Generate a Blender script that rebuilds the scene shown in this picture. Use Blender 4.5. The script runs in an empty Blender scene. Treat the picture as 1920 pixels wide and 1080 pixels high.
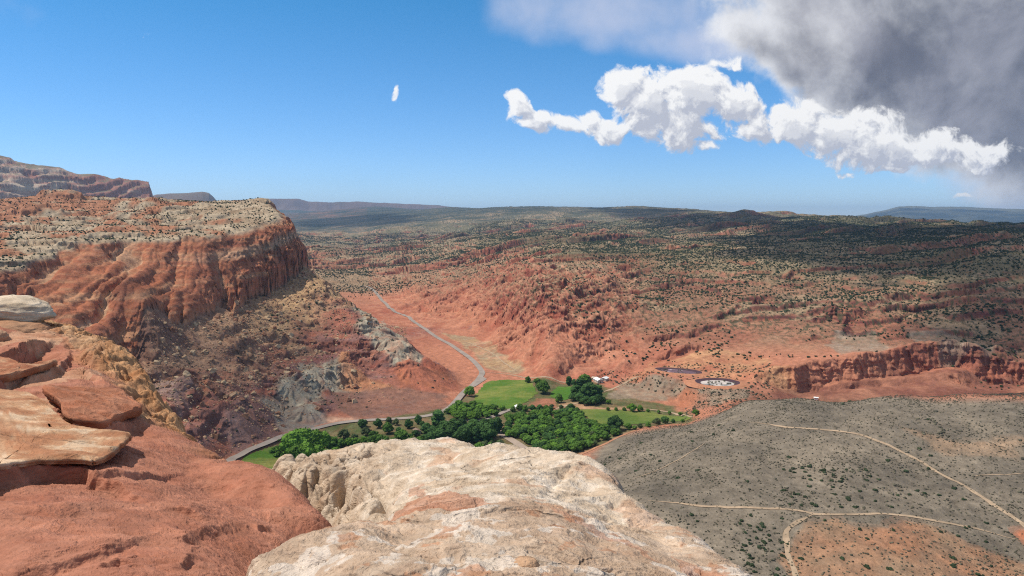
import bpy, math, random, time
import numpy as np
T0 = time.time()
def lap(s): print('LAP', s, round(time.time() - T0, 1), flush=True)
rad = math.radians
S = bpy.context.scene
C = S.collection

# ------------------------------------------------------------------ camera, sky, sun, exposure
ZC = 190.0                       # eye height over the valley floor (metres)
FPX, UC, VC = 1371.0, 960.0, 540.0
PITCH = math.atan((540 - 410) / FPX)
cam = bpy.data.objects.new('camera', bpy.data.cameras.new('camera'))
C.objects.link(cam)
cam.location = (0, 0, ZC)
cam.rotation_euler = (rad(90) - PITCH, 0, 0)
cam.data.sensor_width = 36
cam.data.lens = 36 * FPX / 1920
cam.data.clip_start = 0.1
cam.data.clip_end = 90000
S.camera = cam
S.view_settings.view_transform = 'Standard'
S.view_settings.look = 'None'
S.view_settings.exposure = 0.0
S.view_settings.gamma = 1
S.cycles.use_denoising = False
S.cycles.filter_width = 1.15
S.cycles.max_bounces = 5
S.cycles.diffuse_bounces = 3
S.cycles.transparent_max_bounces = 12
S.cycles.volume_bounces = 0

SUN_EL = rad(57)
SUN_AZ = math.atan2(-0.95, 0.06)          # clockwise from +Y, so the sun stands high on the left
SUN = np.array([math.sin(SUN_AZ) * math.cos(SUN_EL), math.cos(SUN_AZ) * math.cos(SUN_EL), math.sin(SUN_EL)])
sl = bpy.data.lights.new('sun', 'SUN')
sl.energy = 4.7
sl.angle = rad(0.5)
sl.color = (1.0, 0.94, 0.85)
so = bpy.data.objects.new('sun', sl)
C.objects.link(so)
from mathutils import Vector
so.rotation_euler = Vector(SUN).to_track_quat('Z', 'Y').to_euler()
so.location = (0, 0, 3000)

W = bpy.data.worlds.new('World')
S.world = W
W.use_nodes = True
wn, wl = W.node_tree.nodes, W.node_tree.links
bg = wn['Background']
bg.inputs['Strength'].default_value = 0.1
def _sock(nd, i, v):
    if hasattr(v, 'is_output'): nd.id_data.links.new(v, nd.inputs[i])
    elif v is not None: nd.inputs[i].default_value = v
def _m(t, op, a, b=None, clamp=False):
    nd = t.nodes.new('ShaderNodeMath'); nd.operation = op; nd.use_clamp = clamp
    _sock(nd, 0, a); _sock(nd, 1, b); return nd.outputs[0]
def _v(t, op, a, b=None, out=0):
    nd = t.nodes.new('ShaderNodeVectorMath'); nd.operation = op
    _sock(nd, 0, a); _sock(nd, 3 if op == 'SCALE' else 1, b); return nd.outputs[out]
def _mr(t, v, a, b, c=0.0, d=1.0, smooth=True):
    nd = t.nodes.new('ShaderNodeMapRange'); nd.interpolation_type = 'SMOOTHSTEP' if smooth else 'LINEAR'
    for i, q in enumerate((v, a, b, c, d)): _sock(nd, i, q)
    return nd.outputs[0]
def _mix(t, f, a, b, typ='MIX'):
    nd = t.nodes.new('ShaderNodeMix'); nd.data_type = 'RGBA'; nd.blend_type = typ
    _sock(nd, 0, f); _sock(nd, 6, a if hasattr(a, 'is_output') else (*a, 1)); _sock(nd, 7, b if hasattr(b, 'is_output') else (*b, 1))
    return nd.outputs[2]
def _dirxy(u, v):                      # a direction of the sky as tangents east and up of straight ahead
    xc, yc = (u - UC) / FPX, (VC - v) / FPX
    c, s = math.cos(PITCH), math.sin(PITCH)
    y = c + yc * s
    return xc / y, (-s + yc * c) / y
def cloud_group(name, blobs, vor, noi, kv, kn, rough=.56):
    """cover of a bank of cloud over the sky: puffs summed, edges broken by cells and noise"""
    g = bpy.data.node_groups.new(name, 'ShaderNodeTree')
    g.interface.new_socket('P', in_out='INPUT', socket_type='NodeSocketVector')
    g.interface.new_socket('D', in_out='OUTPUT', socket_type='NodeSocketFloat')
    gi, go = g.nodes.new('NodeGroupInput'), g.nodes.new('NodeGroupOutput')
    p = gi.outputs[0]
    nz = g.nodes.new('ShaderNodeTexNoise'); nz.inputs['Scale'].default_value = noi * .35; nz.inputs['Detail'].default_value = 3
    g.links.new(p, nz.inputs['Vector'])
    w = _v(g, 'SCALE', _v(g, 'SUBTRACT', nz.outputs['Color'], (.5, .5, .5)), .06 if kv else .05)
    w = _v(g, 'ADD', p, w)
    tot = None
    for u, v, ru, rv, k in blobs:
        cx, ce = _dirxy(u, v)
        q = _v(g, 'MULTIPLY', _v(g, 'SUBTRACT', w, (cx, ce, 0)), (FPX / ru, FPX / rv, 0))
        d = _m(g, 'SUBTRACT', k, _v(g, 'DOT_PRODUCT', q, q, 1))
        d = _m(g, 'MAXIMUM', d, -1.0)
        if tot is None: tot = d
        else:
            nd = g.nodes.new('ShaderNodeMath'); nd.operation = 'SMOOTH_MAX'
            _sock(nd, 0, tot); _sock(nd, 1, d); _sock(nd, 2, .25); tot = nd.outputs[0]
    n2 = g.nodes.new('ShaderNodeTexNoise'); n2.inputs['Scale'].default_value = noi; n2.inputs['Detail'].default_value = 9; n2.inputs['Roughness'].default_value = rough
    g.links.new(w, n2.inputs['Vector'])
    tot = _m(g, 'ADD', tot, _m(g, 'MULTIPLY', _m(g, 'SUBTRACT', n2.outputs['Fac'], .5), kn))
    if kv:
        vo = g.nodes.new('ShaderNodeTexVoronoi'); vo.feature = 'F1'; vo.normalize = True
        vo.inputs['Scale'].default_value = vor; vo.inputs['Detail'].default_value = 3; vo.inputs['Roughness'].default_value = .55; vo.inputs['Lacunarity'].default_value = 2.3
        g.links.new(w, vo.inputs['Vector'])
        tot = _m(g, 'ADD', tot, _m(g, 'MULTIPLY', _m(g, 'SUBTRACT', .38, vo.outputs['Distance']), kv))
    g.links.new(tot, go.inputs[0])
    return g
CUMULUS = [(970,200,28,26,.8),(1008,224,42,20,.8),(1064,228,46,22,.8),(1100,226,36,28,.7),(1165,158,46,32,.9),(1150,240,58,30,.8),(1212,200,58,62,.95),(1296,176,90,56,1),(1280,250,76,42,.85),
           (1372,188,54,46,.9),(1415,232,46,36,.8),(1500,226,56,52,1),(1570,250,82,48,.95),(1650,272,92,40,.9),(1745,276,104,40,.8),(1840,292,90,38,.55),(1620,225,70,36,.6),(1318,280,32,12,.5),
           (1676,307,36,10,.75),(1592,318,28,12,.35),(1365,118,46,18,.40),(741,172,8,27,.04),(1810,372,26,6,.05)]
DECK = [(1760,60,380,140,1.3),(1900,150,280,160,1.5),(1640,150,190,90,1.0),(1800,230,200,80,1.1),(1930,310,110,120,.9),(1520,60,200,90,.8),(2100,150,300,260,1.4),(1680,-30,420,90,1.0),(1400,66,64,44,.75),(1460,110,70,40,.8),(1480,140,60,40,.7),(1560,180,80,50,.8),(1520,70,100,70,1.0),(1640,230,90,40,.7)]
VEIL = [(1180,20,240,85,.9),(1300,70,210,60,.9),(1020,10,150,90,.6),(1130,70,70,44,.7),(950,20,110,80,.45),(1560,60,180,90,.9),(30,10,170,100,.28),(1880,340,140,70,.8)]
tc = wn.new('ShaderNodeTexCoord')
sx = wn.new('ShaderNodeSeparateXYZ'); wl.new(tc.outputs['Generated'], sx.inputs[0])
T = W.node_tree
yy = _m(T, 'MAXIMUM', sx.outputs[1], .05)
cb = wn.new('ShaderNodeCombineXYZ'); wl.new(_m(T, 'DIVIDE', sx.outputs[0], yy), cb.inputs[0]); wl.new(_m(T, 'DIVIDE', sx.outputs[2], yy), cb.inputs[1])
Pd = cb.outputs[0]
front = _mr(T, sx.outputs[1], .1, .3)
def cover(grp, off=None):
    nd = wn.new('ShaderNodeGroup'); nd.node_tree = grp
    wl.new(Pd if off is None else _v(T, 'ADD', Pd, off), nd.inputs[0]); return nd.outputs[0]
gc = cloud_group('cumulus_cover', CUMULUS, 27.0, 40.0, 1.25, 2.7, .64)
gd = cloud_group('deck_cover', DECK, 13.0, 13.0, .75, 1.7, .60)
gv = cloud_group('veil_cover', VEIL, 6.0, 6.0, 0, 1.6, .58)
clampd = lambda c: _m(T, 'MINIMUM', _m(T, 'MAXIMUM', c, 0.0), 1.0)
c0 = cover(gc)
q0, q1, q2, q3 = clampd(c0), clampd(cover(gc, (-.006, .009, 0))), clampd(cover(gc, (-.016, .022, 0))), clampd(cover(gc, (-.022, .046, 0)))
d0, d1 = cover(gd), cover(gd, (-.02, .024, 0))
v0 = cover(gv)
sk = wn.new('ShaderNodeTexSky'); sk.sky_type = 'NISHITA'; sk.sun_disc = False
sk.sun_elevation = SUN_EL; sk.sun_rotation = SUN_AZ; sk.air_density = 1.0; sk.dust_density = .3; sk.ozone_density = 3.0; sk.altitude = 1700
el = _mr(T, sx.outputs[2], .0, .30, 0, 1, False)
sky = _mix(T, 1.0, sk.outputs[0], _mix(T, el, (1.02, 1.18, 1.55), (.33, 1.10, 1.40)), 'MULTIPLY')
# unseen broken white cloud overhead, added to make the shade less blue
ovh = wn.new('ShaderNodeTexNoise'); ovh.inputs['Scale'].default_value = 2.6; ovh.inputs['Detail'].default_value = 6
wl.new(tc.outputs['Generated'], ovh.inputs['Vector'])
sky = _mix(T, _m(T, 'MULTIPLY', _mr(T, sx.outputs[2], .36, .62), _mr(T, ovh.outputs['Fac'], .36, .56)), sky, (5.2, 5.0, 4.9))
# thin veil, dark-bottomed deck, then the bright cumulus in front
sky = _mix(T, _m(T, 'MULTIPLY', _mr(T, v0, .0, 1.0), _m(T, 'MULTIPLY', front, .72)), sky, (6.6, 6.9, 8.3))
dk = _mr(T, _m(T, 'ADD', _m(T, 'MULTIPLY', d0, .25), _m(T, 'MULTIPLY', d1, .75)), .12, 1.35)
dn = wn.new('ShaderNodeTexNoise'); dn.inputs['Scale'].default_value = 5.5; dn.inputs['Detail'].default_value = 7; dn.inputs['Roughness'].default_value = .58; dn.inputs['Distortion'].default_value = .4
wl.new(Pd, dn.inputs['Vector'])
dcore = _mix(T, _mr(T, dn.outputs['Fac'], .38, .66), (1.5, 1.58, 2.0), (3.4, 3.45, 4.0))
deck = _mix(T, dk, (8.8, 8.9, 9.2), dcore)
sky = _mix(T, _m(T, 'MULTIPLY', _mr(T, d0, -.05, .55), _m(T, 'MULTIPLY', front, .96)), sky, deck)
occ = _m(T, 'ADD', _m(T, 'ADD', _m(T, 'MULTIPLY', q1, .30), _m(T, 'MULTIPLY', q2, .34)), _m(T, 'MULTIPLY', q3, .42))
lit = _m(T, 'ADD', _m(T, 'SUBTRACT', 1.06, occ), _m(T, 'MULTIPLY', _m(T, 'SUBTRACT', q0, q1), 1.3), True)
cum = _mix(T, lit, (5.3, 5.6, 6.5), (9.9, 9.9, 9.9))
sky = _mix(T, _m(T, 'MULTIPLY', _mr(T, c0, -.12, .48), front), sky, cum)
wl.new(sky, bg.inputs[0])
W.cycles.sampling_method = 'MANUAL'; W.cycles.sample_map_resolution = 512


# ------------------------------------------------------------------ helpers: tags, nodes, noise
def tag(o, label=None, cat=None, group=None, kind=None):
    if label: o['label'] = label
    if cat: o['category'] = cat
    if group: o['group'] = group
    if kind: o['kind'] = kind
    return o

RNG = np.random.RandomState(7)
PERM = np.concatenate([RNG.permutation(256)] * 3).astype(np.int32)
ANG = RNG.rand(256) * 2 * np.pi
GX, GY = np.cos(ANG).astype(np.float32), np.sin(ANG).astype(np.float32)
G3 = RNG.normal(size=(256, 3)).astype(np.float32)
G3 /= np.linalg.norm(G3, axis=1)[:, None]

def pn2(x, y, seed=0):
    x = np.asarray(x, np.float64) + seed * 17.31
    y = np.asarray(y, np.float64) + seed * 9.73
    xi, yi = np.floor(x), np.floor(y)
    fx, fy = (x - xi).astype(np.float32), (y - yi).astype(np.float32)
    a, b = xi.astype(np.int64) & 255, yi.astype(np.int64) & 255
    u, v = fx * fx * fx * (fx * (fx * 6 - 15) + 10), fy * fy * fy * (fy * (fy * 6 - 15) + 10)
    def g(i, j, dx, dy):
        h = PERM[PERM[(a + i) & 255] + ((b + j) & 255)]
        return GX[h] * dx + GY[h] * dy
    n0 = g(0, 0, fx, fy); n1 = g(1, 0, fx - 1, fy)
    m0 = g(0, 1, fx, fy - 1); m1 = g(1, 1, fx - 1, fy - 1)
    p, q = n0 + u * (n1 - n0), m0 + u * (m1 - m0)
    return (p + v * (q - p)) * 1.5

def pn3(x, y, z, seed=0):
    x = np.asarray(x, np.float64) + seed * 13.1
    y = np.asarray(y, np.float64) + seed * 7.7
    z = np.asarray(z, np.float64) + seed * 3.3
    xi, yi, zi = np.floor(x), np.floor(y), np.floor(z)
    fx, fy, fz = (x - xi).astype(np.float32), (y - yi).astype(np.float32), (z - zi).astype(np.float32)
    a, b, c = xi.astype(np.int64) & 255, yi.astype(np.int64) & 255, zi.astype(np.int64) & 255
    f = lambda t: t * t * t * (t * (t * 6 - 15) + 10)
    u, v, w = f(fx), f(fy), f(fz)
    def g(i, j, k):
        h = PERM[PERM[PERM[(a + i) & 255] + ((b + j) & 255)] + ((c + k) & 255)]
        return G3[h, 0] * (fx - i) + G3[h, 1] * (fy - j) + G3[h, 2] * (fz - k)
    def L(p, q, t): return p + t * (q - p)
    return L(L(L(g(0,0,0), g(1,0,0), u), L(g(0,1,0), g(1,1,0), u), v),
             L(L(g(0,0,1), g(1,0,1), u), L(g(0,1,1), g(1,1,1), u), v), w) * 1.5

def fbm2(x, y, o=4, seed=0, gain=.5, lac=2.03):
    r, a, t = 0, 1.0, 0
    for i in range(o):
        r = r + a * pn2(x, y, seed + i); t += a
        x, y, a = x * lac, y * lac, a * gain
    return r / t * 1.3
def rid2(x, y, o=4, seed=0, gain=.5, lac=2.1):
    """ridged noise, 0..1, 1 on the crests"""
    r, a, t = 0, 1.0, 0
    for i in range(o):
        n = 1 - np.abs(pn2(x, y, seed + i)) * 1.25
        r = r + a * n * n; t += a
        x, y, a = x * lac, y * lac, a * gain
    return r / t
def fbm3(x, y, z, o=4, seed=0, gain=.5):
    r, a, t = 0, 1.0, 0
    for i in range(o):
        r = r + a * pn3(x, y, z, seed + i); t += a
        x, y, z, a = x * 2.03, y * 2.03, z * 2.03, a * gain
    return r / t * 1.3
def sst(a, b, x):
    t = np.clip((x - a) / (b - a), 0, 1)
    return t * t * (3 - 2 * t)
def mix(a, b, t): return a + (b - a) * t

# ------------------------------------------------------------------ pixel of the photograph <-> ray
cP, sP = math.cos(PITCH), math.sin(PITCH)
def ray(u, v):
    xc, yc = (np.asarray(u, float) - UC) / FPX, (VC - np.asarray(v, float)) / FPX
    return xc, cP + yc * sP, -sP + yc * cP
def Pz(u, v, z):
    dx, dy, dz = ray(u, v); k = (z - ZC) / dz
    return (dx * k, dy * k, float(z))
def Py(u, v, y):
    dx, dy, dz = ray(u, v); k = y / dy
    return (dx * k, y, ZC + dz * k)
def A(u, y, z): return ((u - UC) / FPX * y, float(y), float(z))

class RBF:
    """smooth surface through scattered survey points (multiquadric)"""
    def __init__(s, pts, fwd, c=.03, smooth=1e-4):
        P = np.array(pts, float)
        s.fwd, s.c = fwd, c
        a, b = fwd(P[:, 0], P[:, 1])
        s.a, s.b = a, b
        n = len(P)
        K = np.sqrt((a[:, None] - a) ** 2 + (b[:, None] - b) ** 2 + c * c)
        M = np.zeros((n + 3, n + 3))
        M[:n, :n] = K - np.eye(n) * smooth
        Q = np.stack([np.ones(n), a, b], 1)
        M[:n, n:] = Q; M[n:, :n] = Q.T
        w = np.linalg.solve(M, np.concatenate([P[:, 2], np.zeros(3)]))
        s.w, s.q = w[:n].astype(np.float32), w[n:]
    def __call__(s, x, y):
        sh = np.shape(x)
        a, b = s.fwd(np.ravel(x), np.ravel(y))
        out = s.q[0] + s.q[1] * a + s.q[2] * b
        af, bf = a.astype(np.float32), b.astype(np.float32)
        for i in range(len(s.w)):
            da, db = af - np.float32(s.a[i]), bf - np.float32(s.b[i])
            out += s.w[i] * np.sqrt(da * da + db * db + np.float32(s.c ** 2))
        return out.reshape(sh)
def logpol(x, y): return np.arctan2(x, y) * 2.0, np.log(np.hypot(x, y) + 1e-6)

def polydist(x, y, P, closed=False):
    """signed distance to a polyline (+ on its left side) and arc length of the nearest point"""
    P = np.asarray(P, float)[:, :2]
    if closed: P = np.vstack([P, P[:1]])
    best = np.full(np.shape(x), 1e18); sg = np.ones(np.shape(x)); sa = np.zeros(np.shape(x))
    acc = 0.0
    for i in range(len(P) - 1):
        ax, ay = P[i]; dx, dy = P[i + 1] - P[i]; L2 = dx * dx + dy * dy; L = math.sqrt(L2)
        t = np.clip(((x - ax) * dx + (y - ay) * dy) / L2, 0, 1)
        ex, ey = x - ax - t * dx, y - ay - t * dy
        d2 = ex * ex + ey * ey
        m = d2 < best
        best = np.where(m, d2, best)
        sg = np.where(m, np.sign(dx * (y - ay) - dy * (x - ax)), sg)
        sa = np.where(m, acc + t * L, sa)
        acc += L
    return np.sqrt(best) * sg, sa, acc
def inpoly(x, y, P):
    P = np.asarray(P, float)[:, :2]
    r = np.zeros(np.shape(x), bool)
    m = (x >= P[:, 0].min()) & (x <= P[:, 0].max()) & (y >= P[:, 1].min()) & (y <= P[:, 1].max())
    xs, ys = x[m], y[m]; q = np.zeros(xs.shape, bool)
    for i in range(len(P)):
        x0, y0 = P[i - 1]; x1, y1 = P[i]
        if y0 == y1: continue
        q ^= ((y0 > ys) != (y1 > ys)) & (xs < (x1 - x0) * (ys - y0) / (y1 - y0) + x0)
    r[m] = q
    return r

def new_mesh(name, V, F, mat, smooth=True, parent=None, col=None):
    """V (n,3) and F (m,3|4) as arrays -> one linked mesh object"""
    V = np.ascontiguousarray(V, np.float32); F = np.ascontiguousarray(F, np.int32)
    me = bpy.data.meshes.new(name)
    k = F.shape[1]
    me.vertices.add(len(V)); me.vertices.foreach_set('co', V.ravel())
    me.loops.add(F.size); me.loops.foreach_set('vertex_index', F.ravel())
    me.polygons.add(len(F))
    me.polygons.foreach_set('loop_start', np.arange(0, F.size, k, dtype=np.int32))
    if smooth: me.polygons.foreach_set('use_smooth', np.ones(len(F), bool))
    me.update(calc_edges=True)
    if not smooth: me.shade_flat()
    if col is not None:
        at = me.color_attributes.new('Col', 'FLOAT_COLOR', 'POINT')
        c4 = np.ones((len(V), 4), np.float32); c4[:, :3] = col
        at.data.foreach_set('color', c4.ravel())
    o = bpy.data.objects.new(name, me)
    C.objects.link(o)
    if mat: me.materials.append(mat)
    if parent: o.parent = parent
    return o
def gridfaces(nr, nc):
    i = np.arange(nr * nc).reshape(nr, nc)
    return np.stack([i[:-1, :-1], i[:-1, 1:], i[1:, 1:], i[1:, :-1]], -1).reshape(-1, 4)

class NT:
    def __init__(s, tree): s.t = tree; s.n = tree.nodes; s.l = tree.links
    def add(s, typ, **kw):
        nd = s.n.new(typ)
        for k, v in kw.items(): setattr(nd, k, v)
        return nd
    def put(s, sock, v):
        if hasattr(v, 'is_output'): s.l.new(v, sock)
        elif v is not None: sock.default_value = v
    def math(s, op, a, b=None, c=None, clamp=False):
        nd = s.add('ShaderNodeMath', operation=op, use_clamp=clamp)
        for i, q in enumerate((a, b, c)):
            if q is not None: s.put(nd.inputs[i], q)
        return nd.outputs[0]
    def vmath(s, op, a, b=None, out=0):
        nd = s.add('ShaderNodeVectorMath', operation=op)
        s.put(nd.inputs[0], a)
        if b is not None: s.put(nd.inputs[3] if op == 'SCALE' else nd.inputs[1], b)
        return nd.outputs[out]
    def noise(s, vec, scale, detail=4, rough=.55, dist=0, out='Fac'):
        nd = s.add('ShaderNodeTexNoise')
        s.put(nd.inputs['Vector'], vec); nd.inputs['Scale'].default_value = scale
        nd.inputs['Detail'].default_value = detail; nd.inputs['Roughness'].default_value = rough
        nd.inputs['Distortion'].default_value = dist
        return nd.outputs[out]
    def ramp(s, fac, stops, interp='LINEAR'):
        nd = s.add('ShaderNodeValToRGB'); s.put(nd.inputs[0], fac); cr = nd.color_ramp; cr.interpolation = interp
        while len(cr.elements) < len(stops): cr.elements.new(.5)
        for e, (p, c) in zip(cr.elements, stops):
            e.position = p; e.color = (c, c, c, 1) if np.isscalar(c) else (*c, 1)
        return nd.outputs[0]
    def mixc(s, f, a, b, typ='MIX'):
        nd = s.add('ShaderNodeMix', data_type='RGBA', blend_type=typ)
        s.put(nd.inputs[0], f)
        s.put(nd.inputs[6], a if hasattr(a, 'is_output') else (*a, 1))
        s.put(nd.inputs[7], b if hasattr(b, 'is_output') else (*b, 1))
        return nd.outputs[2]
    def maprange(s, v, a, b, c, d):
        nd = s.add('ShaderNodeMapRange'); s.put(nd.inputs[0], v)
        for i, q in enumerate((a, b, c, d)): s.put(nd.inputs[i + 1], q)
        return nd.outputs[0]
    def mapping(s, vec, scale=(1, 1, 1), rot=(0, 0, 0), loc=(0, 0, 0)):
        nd = s.add('ShaderNodeMapping'); s.put(nd.inputs[0], vec)
        nd.inputs['Scale'].default_value = scale; nd.inputs['Rotation'].default_value = rot; nd.inputs['Location'].default_value = loc
        return nd.outputs[0]
    def attr(s, name='Col'):
        return s.add('ShaderNodeAttribute', attribute_name=name).outputs['Color']
def material(name, rough=1.0, spec=.1):
    m = bpy.data.materials.new(name); m.use_nodes = True
    n = NT(m.node_tree); b = m.node_tree.nodes['Principled BSDF']
    b.inputs['Roughness'].default_value = rough
    b.inputs['Specular IOR Level'].default_value = spec
    n.b = b
    n.obj = n.add('ShaderNodeTexCoord').outputs['Object']
    n.pos = n.add('ShaderNodeNewGeometry').outputs['Position']
    return m, n
def bump(n, h, strength, dist, normal=None):
    nd = n.add('ShaderNodeBump'); nd.inputs['Strength'].default_value = strength; nd.inputs['Distance'].default_value = dist
    n.put(nd.inputs['Height'], h)
    if normal is not None: n.put(nd.inputs['Normal'], normal)
    return nd.outputs[0]
def plain(name, c, rough=.9, var=.25, scale=1.0, spec=.1):
    """one base colour broken up by two scales of procedural noise"""
    m, n = material(name, rough, spec)
    a = n.noise(n.obj, scale, 5, .6)
    f = n.maprange(a, .3, .7, 1 - var, 1 + var)
    n.put(n.b.inputs['Base Color'], n.mixc(1.0, tuple(c), n.vmath('SCALE', (1, 1, 1), f), 'MULTIPLY'))
    return m
# ------------------------------------------------------------------ the lie of the land (heights in metres over the valley floor)
base_pts = [Pz(*q) for q in [
 (430,868,0),(560,812,0),(640,795,0),(700,788,0),(800,780,0),(860,745,0),(905,700,1),(950,740,0),(1000,720,1),(1080,720,2),(1000,800,0),
 (800,830,0),(650,850,0),(1100,840,0),(1000,870,-1),(1180,790,0),(1260,784,1),(480,880,0),(600,950,0),(900,950,0),(1140,760,1),
 (880,675,1),(840,645,3),(800,618,5),(760,592,8),(720,565,12),(700,545,16),(690,538,18),(950,680,2),(1000,697,3),(900,640,4),(860,600,8),
 (925,620,6),(1050,705,3),(1120,715,4),
 (600,500,40),(650,480,50),(600,460,60),(700,440,80),(600,430,95),(700,520,30),(760,500,45),(850,470,75),(850,430,120),
 (780,560,22),(860,560,28),(800,530,30),(920,580,30),(900,520,45),(900,500,58),(980,640,22),(1040,680,16),
 (1000,620,34),(1000,560,62),(1000,520,78),(1000,500,86),(1000,470,102),(1000,450,112),(1000,430,132),
 (1120,660,18),(1120,620,38),(1120,580,55),
 (1200,690,10),(1200,650,25),(1200,600,45),(1200,550,65),(1200,500,90),(1200,470,110),(1200,440,130),
 (1280,700,16),(1300,745,4),(1340,718,18),(1400,718,18),(1400,690,20),(1400,650,30),(1400,600,52),(1400,550,75),(1400,500,100),(1400,470,120),(1400,450,132),
 (1450,720,20),(1500,680,27),(1600,680,30),(1600,660,34),(1600,620,46),(1600,570,70),(1600,520,95),(1600,480,115),(1600,450,135),(1600,430,152),
 (1750,672,33),(1800,660,36),(1800,640,42),(1800,580,70),(1800,520,100),(1800,470,128),(1800,440,148),
 (1920,680,28),(1920,650,40),(1920,600,62),(1920,520,102),(1920,460,138),(2100,680,30),(2100,600,64),(2100,500,115),(2100,460,140),
 (1290,790,8),(1250,800,8),(1150,840,4),(1310,772,14),(1230,815,16),
 ]]
base_pts += [Py(*q) for q in [
 (1000,410,5500),(1000,395,6400),(1000,387,7740),(850,400,7000),(850,389,9000),(1200,405,5500),(1200,388,7000),(1400,425,3200),(1400,400,6200),
 (1600,411,4300),(1800,424,2700),(1920,432,2400),(2100,440,2300),(1300,393,6700),(1500,405,5200),(1700,418,3300),
 (650,405,9000),(750,400,8500),(560,410,9500),(700,388,13000),
 (865,718,840),(760,640,880),(820,680,855),(700,600,940),(650,575,1000),(578,515,1110),
 (500,640,835),(480,560,970),(540,540,1050),(400,590,835),(260,620,685),(330,605,750),(600,620,920),(600,680,820),(600,740,730),(500,700,745),
 (550,765,700),(680,720,775),(680,660,850),(760,700,800),(780,750,745),(440,650,765),(350,660,710),(300,690,660),(350,750,600),(420,740,650),
 (450,800,600),(400,820,570),(330,800,545),(380,850,530),(200,660,640),(100,680,590),(255,650,680),
 (1400,752,575),(1500,748,575),(1700,742,578),(1920,737,575),(2100,735,570),(1920,741,545),(1800,739,565),(1650,744,560),(2050,740,540),(1920,760,500),(1750,752,540),(1100,872,545),(1200,850,503),(1300,820,508),(1300,950,370),(1200,930,389),
 (1500,850,439),(1500,950,365),(1500,1060,311),(1700,900,405),(1700,1000,337),(1900,850,439),(1900,960,367),(1920,1060,327),(2100,900,420),(1350,785,560),
 (1120,800,650),
 ]]
base_pts += [A(*q) for q in [
 (760,960,12),(720,1050,18),(690,1130,25),(640,1250,30),(600,1400,34),(560,1700,38),(820,900,6),
 (300,1000,110),(400,1200,115),(0,800,100),(0,1500,150),(300,2000,120),(-300,500,70),(-300,1000,110),(100,3500,180),(300,4500,150),(450,3000,80),(480,6000,110),
 (1000,9500,250),(1200,9000,230),(1400,8000,180),(1600,6000,140),(1800,4500,120),(1920,4000,110),
 (900,16000,120),(1300,16000,60),(1700,16000,40),(500,16000,150),(100,16000,150),(2100,9000,40),
 (1400,640,18),(1500,650,8),(1600,655,8),(1700,665,8),(1920,680,10),(2100,690,10),(1500,690,6),(1700,700,8),
 (1300,250,35),(1700,230,36),(2100,300,40),(1000,400,10),(960,250,5),(600,300,3),(200,300,8),(-300,300,10),(1900,220,30),
 ]]
BASE = RBF(base_pts, logpol)

MESA_FOOT = [(-700, 420), (-430, 520)] + [Py(*q)[:2] for q in [(100,672,590),(200,664,640),(248,650,672),(262,624,690),(330,605,750),(400,590,832),(480,560,965),(540,540,1045),(575,520,1105)]] \
    + [A(*q)[:2] for q in [(572,1170,0),(545,1300,0),(500,1500,0),(440,1900,0),(380,2500,0),(330,3200,0)]]
TOP = RBF([Py(*q) for q in [(532,400,1150),(505,383,1215),(470,412,1090),(430,448,960),(330,462,860),(210,470,780),(100,492,730),(0,502,690),
  (0,374,1500),(120,370,1450),(280,373,1450),(400,378,1400),(480,376,1330),(100,430,1000),(250,420,1050),(350,410,1130),(200,395,1250),(20,450,850)]]
  + [A(*q) for q in [(0,2300,212),(200,2300,205),(350,2100,200),(-400,800,150),(-400,1500,220),(400,1800,214),(300,3300,190)]], logpol)

def terrace(h, step, sharp, ph=0.0):
    q = (h + ph) / step
    f = q - np.floor(q)
    return (np.floor(q) + sst(.5 - .5 * sharp, .5 + .5 * sharp, f)) * step - ph

LEDGES = []       # (polyline, step height, half width, reach) filled below, after the pixels are traced on the base land
KNOBS = [(*A(118, 1400, 0)[:2], 14, 26), (*A(55, 1150, 0)[:2], 11, 24), (*A(80, 1140, 0)[:2], 8, 18), (*A(275, 1300, 0)[:2], 9, 30), (*A(310, 1220, 0)[:2], 9, 26), (*A(245, 1180, 0)[:2], 7, 24), (*A(385, 1120, 0)[:2], 8, 24), (*A(490, 1260, 0)[:2], 6, 20)]
CONES = []
PADS = []         # levelled ground: (polygon centre x, y, radius, z)

def far_mesa(x, y, r, az):
    """cream and purple cliffs behind the near mesa, on the left edge"""
    u = np.tan(az) * FPX + UC
    top = np.interp(u, [-300, -60, 0, 30, 60, 120, 170, 230, 285, 292, 310], [330, 318, 312, 318, 326, 330, 338, 344, 349, 372, 420])
    zt = ZC + (410 - top) / FPX * 4700
    edge = 4300 + 260 * fbm2(x / 900, y / 900, 4, 41) + 140 * rid2(x / 320, y / 320, 3, 44)
    k = sst(-150, 520, r - edge)
    zz = ZC - 40 + (zt - ZC + 40) * k
    zz = mix(zz, terrace(zz, 52, .5, 150 * fbm2(x / 800, y / 800, 4, 47)), .6) + 9 * fbm2(x / 120, y / 120, 4, 48) * k * (1 - sst(330, 520, r - edge))
    return np.where((u < 312) & (r > 3300) & (r < 9000), zz, -999)

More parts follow.
